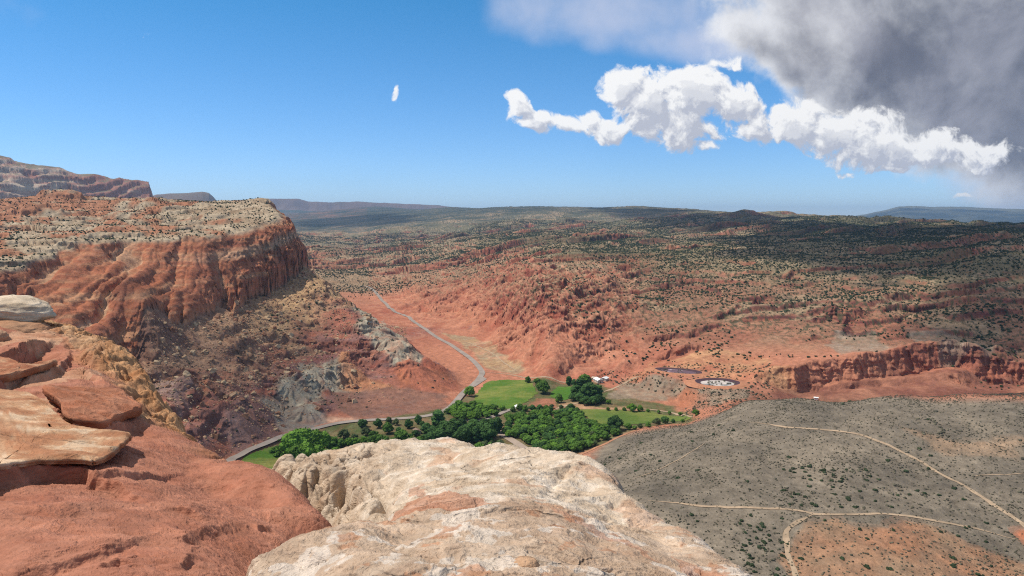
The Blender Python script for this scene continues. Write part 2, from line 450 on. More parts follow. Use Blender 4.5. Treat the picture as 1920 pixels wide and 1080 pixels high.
def land(x, y, full=True):
    x = np.asarray(x, float); y = np.asarray(y, float)
    r = np.hypot(x, y); az = np.arctan2(x, y)
    z = BASE(x, y)
    u = np.tan(np.clip(az, -1.2, 1.2)) * FPX + UC
    info = {}
    # hillside roughness grows with height and distance from the flat valley
    hs = sst(14, 55, z) * sst(880, 1150, r)                                  # the long slope across the valley
    bad = sst(3, 16, z) * (1 - sst(70, 105, z)) * sst(820, 980, r) * (1 - sst(1500, 2300, r)) * sst(690, 800, u) * (1 - sst(1130, 1250, u))
    tal = sst(4, 30, z) * (1 - sst(1150, 1300, r)) * (1 - sst(840, 880, u)) * sst(480, 560, r)
    bench = sst(14, 40, z) * (1 - sst(560, 640, r))
    if full:
        wx, wy = x + 60 * fbm2(x / 300, y / 300, 3, 3), y + 60 * fbm2(x / 300, y / 300, 3, 5)
        z = z + hs * np.minimum(r / 2500, 2.0) * (1 - .80 * sst(4200, 6800, r)) * 30 * (fbm2(wx / 620, wy / 620, 5, 8) + .1)
        # dipping beds: saw-tooth ridges whose steep side looks back to the camera and to the right
        s = (wx * -.42 + wy * .91)
        sp = 210 + 0 * s
        q = s / sp + 1.3 * fbm2(x / 900, y / 900, 3, 12)
        f = q - np.floor(q)
        saw = np.where(f < .12, f / .12, 1 - (f - .12) / .88)
        amp = sst(-.25, .35, fbm2(x / 500, y / 500, 3, 15)) * np.minimum(r / 1500, 2.2)
        z = z + hs * (saw - .5) * 15 * amp * (1 - .9 * sst(4200, 6200, r))
        zt_ = terrace(z, 10, .26, 8 * fbm2(wx / 170, wy / 170, 3, 55) - .045 * wx)
        z = mix(z, zt_, hs * (1 - sst(85, 125, z)) * .85 * sst(-.35, .1, fbm2(x / 260, y / 260, 3, 57)))
        z = z - hs * 15 * np.minimum(r / 1500, 2) * (1 - .8 * sst(4200, 6200, r)) * sst(.72, .97, rid2(wx / 420, wy / 420, 3, 18))
        # fluted clay hills
        dx, dy = x + 22 * fbm2(x / 90, y / 90, 3, 21), y + 22 * fbm2(x / 90, y / 90, 3, 23)
        z = z + bad * (17 * rid2(dx / 105, dy / 105, 2, 24) + 13 * rid2(dx / 40, dy / 40, 4, 25, .62) - 15)
        z = z + (1 - bad) * hs * 5 * fbm2(x / 60, y / 60, 4, 28)
        # slope under the cliff: gullies that run down to the road
        ca = polydist(x, y, MESA_FOOT)[1] if (np.abs(tal) > 0).any() else 0
        zq = terrace(z, 15, .30, 7 * fbm2(x / 120, y / 120, 3, 58))
        z = mix(z, zq, tal * .7 * sst(10, 20, z) * (1 - sst(62, 80, z)) * sst(-.1, .3, fbm2(x / 110, y / 110, 3, 59)))
        z = z + tal * ((9 + 6 * (1 - sst(35, 60, z))) * (rid2((ca + 25 * fbm2(x / 70, y / 70, 3, 31)) / 52, polydist(x, y, MESA_FOOT)[0] / 260, 3, 32, .55) - .55) + 3.2 * fbm2(x / 30, y / 30, 5, 35, .6))
        z = z + bench * (1.6 * fbm2(x / 70, y / 70, 4, 37) + .35 * fbm2(x / 6, y / 6, 3, 38))
    for P, h, w, reach in LEDGES:
        P = np.asarray(P)[:, :2]
        m = (x > P[:, 0].min() - reach) & (x < P[:, 0].max() + reach) & (y > P[:, 1].min() - reach) & (y < P[:, 1].max() + reach)
        if not m.any(): continue
        xs, ys = x[m], y[m]
        d, sa, L = polydist(xs + 5 * fbm2(xs / 18, ys / 18, 3, 51), ys + 5 * fbm2(xs / 18, ys / 18, 3, 53), P)
        end = sst(0, .18 * L, sa) * sst(0, .18 * L, L - sa)
        z[m] = z[m] + h * .8 * np.clip((.65 if h < 30 else .95) + (1.1 if h < 30 else .4) * fbm2(xs / 40, ys / 40, 3, 56), .1, 1.3) * end * (np.clip(d / w, -1, 1) * .5) * np.exp(-(np.abs(d) / reach * 1.9) ** 2)
    for kx, ky, kh, kr in CONES:      # fluted clay cones above the road
        m = np.hypot(x - kx, y - ky) < kr * 1.3
        if m.any():
            xs, ys = x[m] - kx, y[m] - ky
            th = np.arctan2(xs, ys); dd = np.hypot(xs, ys) / kr
            z[m] = z[m] + kh * np.clip(1 - dd * (1 + .30 * pn2(np.cos(th) * 5 + kx, np.sin(th) * 5 + ky, 63)), 0, 1) ** .9
    # the near mesa on the left
    d, sa, L = polydist(x, y, MESA_FOOT)
    inside = d > -90
    mi = inside & (r < 3600)
    if mi.any():
        xs, ys, ds, ss = x[mi], y[mi], d[mi], sa[mi]
        left = 1 - sst(620, 850, ss)                 # the sloping fins
        zt = TOP(xs, ys)
        zb = z[mi]
        if full:
            w2 = 14 * fbm2(xs / 60, ys / 60, 3, 61)
            fin = rid2((ss - 3.2 * ds + 2 * w2) / 165, (ds + .3 * ss) / 420, 3, 62, .46)
            fin2 = rid2((ss - .3 * ds + w2) / 34, ds / 300, 3, 66, .55)
            ds = ds - left * (62 * (fin - .55)) - (1 - left) * (13 * (fin2 - .45) + 14 * (fin - .5) * sst(20, 60, ds)) + 5 * fbm2(xs / 20, ys / 20, 3, 69)
            dome = fbm2(xs / 95, ys / 95, 5, 71, .55)
            zt = zt + sst(30, 160, ds) * (9 * dome)
            zt = mix(zt, terrace(zt, 7.5, .3, 5 * fbm2(xs / 150, ys / 150, 3, 75)), .8 * sst(40, 140, ds))
            for kx, ky, kh, kr in KNOBS: zt = zt + kh * np.exp(-(np.hypot((xs - kx) / 1.5, ys - ky) / kr * (1 + .3 * fbm2(xs / 25, ys / 25, 2, 79))) ** 6)
            zt = zt + 1.6 * fbm2(xs / 11, ys / 11, 3, 78) * sst(10, 60, ds)
        wd = mix(44., 150., left)
        t = np.clip(ds / wd, 0, 1)
        steep = np.interp(t, [0, .05, .16, .26, .45, .70, 1], [0, .36, .50, .56, .80, .93, 1])
        slope = np.interp(t, [0, .05, .15, 1], [0, .16, .22, 1])
        pr = mix(steep, slope, left)
        z[mi] = np.where(ds > -.5, zb + (zt - zb) * pr, zb)
        info['mesa'] = (mi, ds, pr, left, ss)
        info['fin'] = fin if full else ds * 0
    z = np.maximum(z, far_mesa(x, y, r, az))
    for cx, cy, rr, zz in PADS:
        k = 1 - sst(rr * .75, rr * 1.25, np.hypot(x - cx, y - cy))
        z = mix(z, zz, k)
    return z, info

RR = np.exp(np.linspace(math.log(215), math.log(15000), 1500))
def onland(px, full=True, dz=0.0):
    """pixels of the photograph -> points on the land, first hit along each ray"""
    px = np.asarray(px, float)
    dx, dy, dz_ = ray(px[:, 0], px[:, 1])
    h = np.hypot(dx, dy)
    X, Y = RR[None] * (dx / h)[:, None], RR[None] * (dy / h)[:, None]
    Zr = ZC + RR[None] * (dz_ / h)[:, None]
    Zl = land(X, Y, full)[0]
    hit = Zl >= Zr
    i = np.where(hit.any(1), hit.argmax(1), len(RR) - 1)
    i = np.maximum(i, 1)
    k = np.arange(len(px))
    a, b = (Zr - Zl)[k, i - 1], (Zl - Zr)[k, i]
    t = np.clip(a / (a + b + 1e-9), 0, 1)
    rr = RR[i - 1] + (RR[i] - RR[i - 1]) * t
    x, y = rr * dx / h, rr * dy / h
    return np.stack([x, y, land(x, y, full)[0] + dz], 1)

for q, hgt, wdt, reach in [
  ([(430,690),(480,660),(545,628)], 11, 3, 60), ([(600,600),(655,572)], 9, 3, 40), ([(330,760),(380,725),(425,708)], 12, 3, 50),
  ([(1150,690),(1240,668),(1330,645)], 12, 3, 70), ([(1180,640),(1290,628),(1360,600)], 9, 3, 70), ([(940,492),(990,480)], 14, 5, 90),
  ([(855,556),(900,540)], 10, 4, 70), ([(1010,520),(1045,500)], 14, 4, 90), ([(1330,600),(1420,560),(1490,570)], 12, 4, 80),
  ([(1100,600),(1200,575),(1290,560)], 10, 4, 80), ([(1500,640),(1590,618),(1660,612)], 9, 4, 50), ([(1560,600),(1660,560),(1720,540)], 14, 5, 90),
  ([(1790,704),(1860,684),(1990,664)], 24, 6, 60), ([(1150,520),(1240,505)], 12, 5, 90), ([(1240,470),(1350,462)], 22, 7, 160), ([(860,440),(1000,428)], 30, 9, 260),
  ([(1050,700),(1090,672)], 7, 3, 40), ([(1500,600),(1590,575)], 12, 4, 80)]:
    LEDGES.append((onland(q, False), hgt, wdt, reach))
CONES += [(*onland([q[:2]], False)[0][:2], q[2], q[3]) for q in [(590,716,15,30),(645,705,14,28),(545,738,13,28),(430,792,11,26),(470,768,10,24),(575,775,9,24),(700,625,9,30),(745,660,9,26),(770,690,8,22),(385,745,8,22)]]
LEDGES.append((np.array([A(1395, 735, 0), A(1440, 758, 0), A(1500, 768, 0), A(1560, 786, 0), A(1640, 796, 0), A(1720, 815, 0), A(1790, 822, 0), A(1860, 800, 0), A(1930, 796, 0), A(2100, 780, 0)]), 34, 7, 62))
LEDGES.append((np.array([A(1540, 752, 0), A(1620, 764, 0), A(1720, 772, 0), A(1790, 764, 0), A(1900, 758, 0)]), 13, 4, 30))
lap('ledges')
PONDA = onland([(1345, 719)])[0]; PONDB = onland([(1272, 704)])[0]
PONDB[2] = PONDA[2]
PADS.append((PONDA[0], PONDA[1], 38, PONDA[2])); PADS.append((PONDB[0], PONDB[1], 38, PONDB[2]))

# ------------------------------------------------------------------ one sheet of ground, sampled so that no visible slope is left coarse
NC, NR = 1560, 980
AZ = np.radians(np.linspace(-41, 41, NC))
def sheet():
    step = 6
    azc = AZ[::step]
    if azc[-1] != AZ[-1]: azc = np.append(azc, AZ[-1])
    rf = np.exp(np.linspace(math.log(215), math.log(26000), 2200))
    X, Y = rf[None] * np.sin(azc)[:, None], rf[None] * np.cos(azc)[:, None]
    Z = land(X, Y)[0]
    el = np.arctan2(Z - ZC, rf[None])
    horizon = np.maximum.accumulate(el, 1)
    vis = el >= horizon - .006
    dl = np.diff(np.log(rf))[None]
    dens = np.abs(np.diff(el, axis=1)) * np.where(vis[:, 1:], 1.0, .25) + .035 * dl + .0 
    kern = np.exp(-np.linspace(-2, 2, 9) ** 2); kern /= kern.sum()
    dens = np.apply_along_axis(lambda c: np.convolve(np.pad(c, 4, 'edge'), kern, 'valid'), 0, dens)
    cum = np.concatenate([np.zeros((len(azc), 1)), np.cumsum(dens, 1)], 1)
    cum /= cum[:, -1:]
    tt = np.linspace(0, 1, NR)
    Rc = np.stack([np.interp(tt, cum[i], rf) for i in range(len(azc))])
    R = np.stack([np.exp(np.interp(AZ, azc, np.log(Rc[:, j]))) for j in range(NR)], 1)
    return R
R = sheet(); lap('sampling')
GXX, GYY = R * np.sin(AZ)[:, None], R * np.cos(AZ)[:, None]
GZZ, INFO = land(GXX, GYY); lap('land')
# ------------------------------------------------------------------ what the ground is made of (own colours, plus painted shade between the cliff fins)
def zone(px, n=14):
    """outline traced on the photograph -> outline on the ground"""
    px = np.asarray(px, float)
    q = []
    for i in range(len(px)):
        a, b = px[i], px[(i + 1) % len(px)]
        k = max(1, int(np.hypot(*(b - a)) / 40))
        for j in range(k): q.append(a + (b - a) * j / k)
    return onland(q)[:, :2]
def colour_ground(X, Y, Z):
    sh = X.shape
    r = np.hypot(X, Y); az = np.arctan2(X, Y); u = np.tan(az) * FPX + UC
    # slope from the grid itself
    P = np.stack([X, Y, Z], -1)
    N = np.cross(np.gradient(P, axis=0), np.gradient(P, axis=1))
    N /= np.linalg.norm(N, axis=-1, keepdims=True) + 1e-12
    nz = np.abs(N[..., 2])
    def c(*a): return np.array(a, float)
    n1, n2, n3 = fbm2(X / 240, Y / 240, 4, 101), fbm2(X / 45, Y / 45, 4, 105), fbm2(X / 9, Y / 9, 3, 109)
    RED, ORANGE, MAROON, TAN, CREAM, GREY = c(.35, .122, .074), c(.42, .178, .106), c(.20, .062, .044), c(.265, .185, .108), c(.40, .30, .19), c(.25, .215, .165)
    col = np.empty(sh + (3,)); col[:] = ORANGE
    def lay(m, k): col[:] = col * (1 - m[..., None]) + k * m[..., None]
    spk = fbm2(X / 6.5, Y / 6.5, 3, 118, .6)
    lay(sst(.0, .5, n1) * .7, RED)
    # across the valley: tan soil on gentle ground, red rock where it is steep, maroon scarps
    hs = sst(14, 40, Z) * sst(880, 1050, r) * (u > 690)
    tan_m = hs * sst(32, 78, Z + 26 * n1 + 12 * n2 + 16 * sst(1050, 1250, u)) * sst(.80, .93, nz + .06 * n2)
    lay(tan_m, mix(TAN, CREAM, np.clip(.5 + n2, 0, 1)[..., None] * .6))
    lay(hs * (1 - sst(.70, .84, nz + .04 * n2)) * .8, mix(RED * .85, MAROON, np.clip(.4 + n2, 0, 1)[..., None]))
    lay(hs * (1 - sst(.55, .75, nz)) * .8, MAROON)
    lay(hs * sst(.25, .5, n1 + .3 * n2) * .75 * (Z < 110), mix(RED, ORANGE, .3))
    low = hs * (1 - sst(70, 100, Z)) * sst(1080, 1250, u)
    lay(low * .65, mix(c(.23, .085, .056), c(.33, .14, .083), np.clip(.5 + n2, 0, 1)[..., None]))
    lay(low * sst(.0, .35, fbm2(X / 130, Y / 130, 4, 113)) * .75, mix(TAN, CREAM, .45))
    stra = fbm2(Z / 3.2 + .6 * n2, n1, 3, 115)
    lay(low * (1 - sst(.80, .92, nz)) * .9, mix(c(.12, .042, .037), c(.31, .125, .075), np.clip(.35 + 1.4 * stra, 0, 1)[..., None]))
    riv = (r > 605) * (u > 1380) * (1 - sst(10, 20, Z + 3 * n2)) * (1 - sst(800, 850, r)) * (Z < 30)
    lay(riv * .85, mix(c(.17, .075, .05), c(.26, .14, .085), np.clip(.5 + n2, 0, 1)[..., None]))
    tan2 = sst(1500, 1950, r + 260 * n1) * (1 - sst(1050, 1250, u)) * (u > 520) * (r < 9000)
    lay(tan2 * sst(.72, .92, nz + .05 * n2) * .85, mix(TAN, CREAM, np.clip(.5 + n2, 0, 1)[..., None] * .7))
    lay(tan2 * sst(.06, .26, spk + .35 * n2) * .75, c(.062, .064, .036))
    farm = sst(2300, 4200, r)
    lay(farm * .55 * sst(-.4, .3, n1), c(.16, .17, .11))
    lay(hs * sst(24, 66, Z + 26 * n1 + 20 * sst(1050, 1250, u)) * sst(.06, .24, spk + .35 * n2) * .85, c(.062, .064, .036))
    olive = hs * sst(60, 130, Z + 20 * n1)
    lay(olive * .62 * sst(-.3, .3, n1 - .4 * n2), c(.125, .115, .065))
    lay(sst(4600, 7200, r + 1500 * n1) * np.clip(.80 + .5 * fbm2(X / 500, Y / 260, 4, 117), 0, 1), c(.042, .052, .036))
    lay((sst(1350, 1650, u) * sst(1700, 2600, r)) * .6, c(.085, .085, .05))
    # bench on the right: grey gravel
    bench = sst(.3, 3.5, Z + 2 * n2) * (1 - sst(610, 655, r)) * (u > 1060)
    lay(bench, mix(c(.150, .126, .096), c(.235, .190, .138), np.clip(.45 + .8 * n2 + .35 * n1, 0, 1)[..., None]))
    # slope under the cliff
    dm, sa, _ = polydist(X, Y, MESA_FOOT)
    tal = (r < 1250) * (u < 885) * sst(1.5, 7, Z) * (r > 470)
    rub = sst(-115, -50, dm + 40 * n2)
    lay(tal * mix(.85, .95, rub), mix(mix(c(.31, .12, .078), c(.20, .098, .082), np.clip(.5 + 1.3 * n2, 0, 1)[..., None]), mix(mix(c(.245, .138, .092), c(.35, .215, .135), np.clip(.5 + n2, 0, 1)[..., None]), c(.44, .29, .15), (sst(380, 560, u) * .8)[..., None]), rub[..., None]))
    st2 = fbm2(Z / 6 + 1.2 * n2, n1 * 1.5, 3, 129)
    lay(tal * (1 - rub) * sst(.05, .3, st2) * .7, c(.34, .125, .078)); lay(tal * (1 - rub) * sst(.08, .3, -st2) * .6, c(.215, .125, .112))
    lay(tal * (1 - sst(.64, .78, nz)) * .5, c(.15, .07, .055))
    n1b = fbm2(X / 70, Y / 70, 3, 127)
    wx, wy = X + 5 * fbm2(X / 22, Y / 22, 3, 121), Y + 5 * fbm2(X / 22, Y / 22, 3, 124)
    def poly(px, k, a=.9, k2=None):
        q = zone(px)
        m = sum(inpoly(wx + sx_ + 12 * n1b, wy + sy_ - 12 * n1b, q).astype(float) for sx_, sy_ in ((0, 0), (2.5, 1), (-2.5, 1.5), (0, -3.5))) / 4 * a
        m = np.clip(m * (1 + .35 * n3), 0, 1)
        kk = k if k2 is None else mix(k, k2, np.clip(.5 + 1.3 * n2, 0, 1)[..., None])
        lay(m, kk)
    # clay cones, badlands and slabs on that slope
    CLAY, CLAY2, PURPLE = c(.27, .232, .175), c(.37, .325, .24), c(.19, .105, .088)
    poly([(420,830),(430,770),(470,740),(520,770),(545,800),(500,822),(450,842)], PURPLE, .85, c(.25, .15, .125))
    poly([(490,745),(540,740),(590,760),(615,790),(560,812),(520,800)], CLAY, .85, c(.21, .18, .15))
    poly([(515,720),(545,705),(580,750),(585,765),(540,760)], CLAY, .9, CLAY2)
    poly([(560,690),(595,680),(612,735),(600,755),(572,745)], CLAY, .9, CLAY2)
    poly([(600,680),(640,672),(668,715),(650,740),(615,740)], CLAY, .9, CLAY2)
    poly([(570,672),(640,655),(645,672),(580,685)], c(.17, .075, .07), .7)
    poly([(640,660),(670,690),(720,720),(760,735),(640,735)], c(.42, .20, .10), .8, c(.36, .15, .08))
    poly([(672,580),(720,600),(765,640),(790,665),(770,690),(735,690),(700,650),(670,610)], CLAY2, .92, c(.30, .27, .20))
    poly([(620,740),(700,730),(790,730),(850,745),(840,765),(740,785),(650,785),(630,765)], c(.18, .105, .08), .85, c(.27, .13, .085))
    poly([(790,665),(850,700),(868,735),(830,738),(760,735),(740,700)], c(.40, .145, .075), .85, RED)
    poly([(290,690),(350,705),(375,740),(330,765),(290,735)], c(.27, .17, .14), .8, c(.35, .24, .20))
    poly([(370,710),(425,705),(385,735),(372,745)], c(.48, .20, .11), .9)
    poly([(595,765),(620,775),(680,785),(760,782),(690,792),(620,795),(600,785)], c(.50, .30, .20), .8)
    # dry wash, pale beside the road
    poly([(830,625),(880,630),(940,660),(985,690),(965,702),(910,690),(880,655)], c(.40, .27, .145), .8, c(.30, .24, .15))
    bz = (Z > 3) & (Z < 105) & (r > 830) & (r < 2300) & (u > 690) & (u < 1200)
    gl = rid2((X + 22 * fbm2(X / 90, Y / 90, 3, 21)) / 40, (Y + 22 * fbm2(X / 90, Y / 90, 3, 23)) / 40, 4, 25, .62)
    lay(bz * sst(.50, .75, gl) * .45, c(.52, .24, .145)); lay(bz * (1 - sst(.28, .48, gl)) * .5, c(.30, .085, .05))
    poly([(1445,746),(1560,712),(1640,705),(1720,695),(1800,690),(1860,705),(1940,715),(1940,743),(1700,746),(1500,750)], c(.18, .07, .05), .85, c(.32, .145, .09))
    # valley floor
    poly([(430,872),(500,828),(640,790),(850,765),(880,745),(905,735),(990,715),(1040,710),(1110,715),(1180,745),(1300,770),(1310,785),(1200,805),(1095,850),(1060,900),(1000,990),(800,1000),(600,1000),(450,920)], c(.075, .10, .035), .95, c(.16, .13, .065))
    poly([(985,765),(1000,745),(1030,745),(1050,765),(1000,775)], c(.36, .15, .09), .9)
    poly([(1050,760),(1080,755),(1130,765),(1190,762),(1190,770),(1080,772)], c(.45, .26, .15), .8)
    # dull ground below the ponds and grey knolls
    poly([(1130,745),(1180,710),(1230,702),(1310,725),(1400,728),(1400,745),(1330,765),(1280,752),(1200,750)], c(.24, .185, .13), .9, c(.30, .22, .15))
    poly([(1250,740),(1300,732),(1340,745),(1340,765),(1260,765)], c(.42, .16, .085), .85, c(.28, .15, .10))
    poly([(1560,640),(1590,622),(1640,622),(1680,650),(1640,665),(1570,665)], c(.33, .28, .21), .65, c(.25, .19, .13))
    poly([(1720,630),(1760,620),(1860,650),(1850,660),(1740,650)], c(.33, .28, .21), .55, c(.25, .19, .13))
    poly([(1170,715),(1230,680),(1330,655),(1440,668),(1490,690),(1450,715),(1380,715),(1260,700)], c(.40, .15, .085), .85, c(.46, .25, .13))
    # bench: bare red pan and pale patches
    poly([(1490,1100),(1490,1040),(1540,985),(1650,970),(1740,975),(1800,1010),(1960,1070),(1960,1100)], c(.36, .18, .10), .85, c(.30, .19, .115))
    poly([(1870,990),(1925,985),(1960,1050),(1900,1040)], c(.45, .16, .08), .9)
    poly([(1690,800),(1800,830),(1900,840),(1920,810),(1960,830),(1900,860),(1780,860)], c(.36, .23, .14), .55)
    # mesa
    mi, ds, pr, left, ss = INFO['mesa']
    cm = np.zeros(sh + (3,)); D = np.full(sh, -99.); D[mi] = ds; PR = np.zeros(sh); PR[mi] = pr; LF = np.zeros(sh); LF[mi] = left
    band = fbm2(Z / 5.5 + 1.5 * n1, n2 * .6, 3, 131)
    ROCK, ROCK2, VARN = c(.34, .125, .066), c(.45, .235, .130), c(.15, .058, .042)
    cl = mix(ROCK, ROCK2, np.clip(.35 + 1.6 * band, 0, 1)[..., None])
    FN = np.zeros(sh); FN[mi] = INFO['fin']
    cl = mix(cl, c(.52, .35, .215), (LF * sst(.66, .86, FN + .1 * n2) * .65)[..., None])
    cl = mix(cl, c(.22, .08, .05), (LF * (1 - sst(.25, .5, FN)) * .6)[..., None])  # shade in the hollows between fins, deepened in the rock colour
    cl = mix(cl, VARN, (sst(.05, .5, fbm2((sa + 30 * n1) / 22, Z / 60, 3, 135)) * .75 * (1 - LF))[..., None])
    cl = mix(cl, c(.50, .40, .27), (sst(.56, .64, PR) * (1 - sst(.68, .80, PR)) * .55 * (1 - LF))[..., None])
    topc = mix(c(.44, .345, .235), c(.27, .19, .12), np.clip(.5 + 1.2 * n2, 0, 1)[..., None])
    redt = sst(.0, .3, n1 * .7 + .6 * n2 + (D - 150) / 420)
    topc = mix(topc, c(.36, .155, .085), redt[..., None] * .85)
    topc = mix(topc, c(.44, .22, .13), (sst(.4, .8, 1 - nz) * .6)[..., None])
    cl = mix(cl, topc, sst(.90, .985, PR)[..., None])
    k = (D > 0).astype(float) * sst(0, .06, PR)
    col[:] = mix(col, cl, k[..., None])
    # far cliffs
    fm = (u < 312) & (r > 3300) & (D < 0)
    fb = fbm2(Z / 26, n1, 3, 141)
    col[fm] = mix(c(.36, .17, .12), c(.55, .45, .33), np.clip(.45 + 1.3 * fb + .6 * n1 - .9 * sst(110, 230, u), 0, 1)[..., None])[fm]
    lay(fm * (nz > .9) * .7, c(.12, .13, .08))
    # small scale break-up: stones and crusts
    col *= (1 + .20 * n3 + .10 * n2)[..., None]
    return np.clip(col, .01, .9), nz
GCOL, GNZ = colour_ground(GXX, GYY, GZZ); lap('colour')

m_ground, n = material('ground', 1.0, .05)
c0 = n.attr()
f1 = n.noise(n.pos, .16, 6, .68)
f2 = n.noise(n.pos, .9, 3, .6)
k = n.math('MULTIPLY', n.maprange(f1, .3, .7, .72, 1.28), n.maprange(f2, .3, .7, .86, 1.14))
n.put(n.b.inputs['Base Color'], n.mixc(1.0, c0, n.vmath('SCALE', (1, 1, 1), k), 'MULTIPLY'))
n.put(n.b.inputs['Normal'], bump(n, f1, .9, 2.2))

def steep_detail(P, nz):
    """joints and bedding worn into the steep faces (moves points in all three axes)"""
    m = (nz < .8)
    r = np.hypot(P[..., 0], P[..., 1])
    a = sst(.8, .45, nz) * np.minimum(r / 900, 2.0)
    x, y, z = P[..., 0], P[..., 1], P[..., 2]
    b = fbm3(x / 45, y / 45, z / 5, 4, 151, .6)
    v = fbm3(x / 9, y / 9, z / 50, 3, 155, .6)
    h = np.hypot(x, y)
    v2 = 1 - np.abs(pn3(x / 14, y / 14, z / 90, 158)) * 2
    bt, vt = terrace(b, .22, .22), terrace(v, .26, .18)      # square-cut blocks rather than soft folds
    d = a * (1.2 * b + 3.4 * bt + 1.0 * v + 3.6 * vt + 3.2 * sst(.62, 1.0, v2))
    P[..., 0] -= x / h * d; P[..., 1] -= y / h * d
    return P
GP = steep_detail(np.stack([GXX, GYY, GZZ], -1), GNZ)
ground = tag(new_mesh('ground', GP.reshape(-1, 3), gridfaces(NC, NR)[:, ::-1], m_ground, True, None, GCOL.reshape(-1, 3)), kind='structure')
lap('ground')
# ------------------------------------------------------------------ the rim we stand on: red ledge, pale dome, slabs and boulder
def near_sheet(hfun, a0, a1, nc, r0, r1, nr):
    az = np.radians(np.linspace(a0, a1, nc))
    azc = az[::5] if (nc - 1) % 5 == 0 else np.append(az[::5], az[-1])
    rf = np.exp(np.linspace(math.log(r0), math.log(r1), 1500))
    X, Y = rf[None] * np.sin(azc)[:, None], rf[None] * np.cos(azc)[:, None]
    Z = hfun(X, Y)
    el = np.arctan2(Z - ZC, rf[None])
    vis = el >= np.maximum.accumulate(el, 1) - .01
    dens = np.abs(np.diff(el, axis=1)) * np.where(vis[:, 1:], 1.0, .12) + .03 * np.diff(np.log(rf))[None]
    kern = np.exp(-np.linspace(-2, 2, 9) ** 2); kern /= kern.sum()
    dens = np.apply_along_axis(lambda c: np.convolve(np.pad(c, 4, 'edge'), kern, 'valid'), 0, dens)
    cum = np.concatenate([np.zeros((len(azc), 1)), np.cumsum(dens, 1)], 1); cum /= cum[:, -1:]
    tt = np.linspace(0, 1, nr)
    Rc = np.stack([np.interp(tt, cum[i], rf) for i in range(len(azc))])
    R = np.stack([np.exp(np.interp(az, azc, np.log(Rc[:, j]))) for j in range(nr)], 1)
    X, Y = R * np.sin(az)[:, None], R * np.cos(az)[:, None]
    Z = hfun(X, Y)
    P = np.stack([X, Y, Z], -1)
    N = np.cross(np.gradient(P, axis=0), np.gradient(P, axis=1))
    N /= np.linalg.norm(N, axis=-1, keepdims=True) + 1e-12
    N *= np.sign(N[..., 2:3] + 1e-9)
    return P, N
def drop(pts):
    """carry a skyline on over the edge and down the cliff behind it"""
    out = []
    for u, v, y in pts:
        x, yy, z = Py(u, v, y)
        for k, d in ((1.10, .55), (1.3, 2.6), (1.8, 9.0), (3.0, 28.0)): out.append((x * k, yy * k, z - d))
    return out
def tracefun(hf, px, r0=2.6, r1=40.0):
    px = np.asarray(px, float); dx, dy, dz_ = ray(px[:, 0], px[:, 1]); h = np.hypot(dx, dy)
    rr = np.exp(np.linspace(math.log(r0), math.log(r1), 1500))
    X, Y = rr[None] * (dx / h)[:, None], rr[None] * (dy / h)[:, None]
    hit = hf(X, Y) >= ZC + rr[None] * (dz_ / h)[:, None]
    i = np.where(hit.any(1), hit.argmax(1), 700)
    return np.stack([X[np.arange(len(px)), i], Y[np.arange(len(px)), i]], 1)

WCREST = [(500,886,9.0),(560,860,9.6),(640,839,10.2),(720,831,10.5),(800,833,10.6),(870,834,10.5),(910,843,9.6),(950,839,9.2),(1000,838,8.8),(1050,850,8.4),(1100,868,8.0),(1160,912,7.2),(1210,960,6.3),(1280,1012,5.5),(1340,1046,4.9),(1395,1082,4.4),(1460,1130,4.0)]
WPTS = [Py(*q) for q in WCREST] + drop(WCREST) + [Py(*q) for q in [
 (600,882,8.5),(700,870,8.7),(800,870,8.6),(900,872,7.9),(1000,880,7.3),(1100,920,6.6),(1000,918,6.3),(850,898,7.3),(1150,978,5.6),(1200,1005,5.3),
 (700,920,7.3),(640,955,7.0),(560,915,8.2),(680,985,5.9),(900,922,6.0),(820,926,6.05),(1050,945,5.5),(740,955,5.9),
 (960,938,4.95),(860,943,4.9),(760,958,4.75),(690,978,4.6),(620,1000,4.4),(540,1036,4.1),(460,1075,3.8),(1080,960,4.85),(1180,995,4.7),(1250,1030,4.5),
 (960,1080,3.2),(700,1080,3.3),(1200,1080,3.5),(960,1005,3.95),(750,1022,3.9),(1120,1030,4.0),(560,1080,3.55),(1320,1080,3.9)]] + [A(*q) for q in [
 (440,4.2,187.3),(500,4.7,187.15),(560,5.3,186.9),(585,6.0,186.3),(520,7.2,185.8),(440,8.4,185.3),(380,3.8,187.2),(300,3.2,187.0),(0,3,186.3),(100,6,185),(400,6.5,185.6),
 (960,1.9,188.4),(700,1.9,188.4),(1200,1.9,188.35),(1200,2.4,188.35),(700,2.4,188.38),(960,2.5,188.38),(500,2.4,188.35),(500,1.8,188.3),(1400,2.6,188.2),(100,2.2,187.6),(1900,2.6,187.4),(1700,4,185),(1600,6,182),(1400,9,180)]]
WH = RBF(WPTS, logpol, .02)
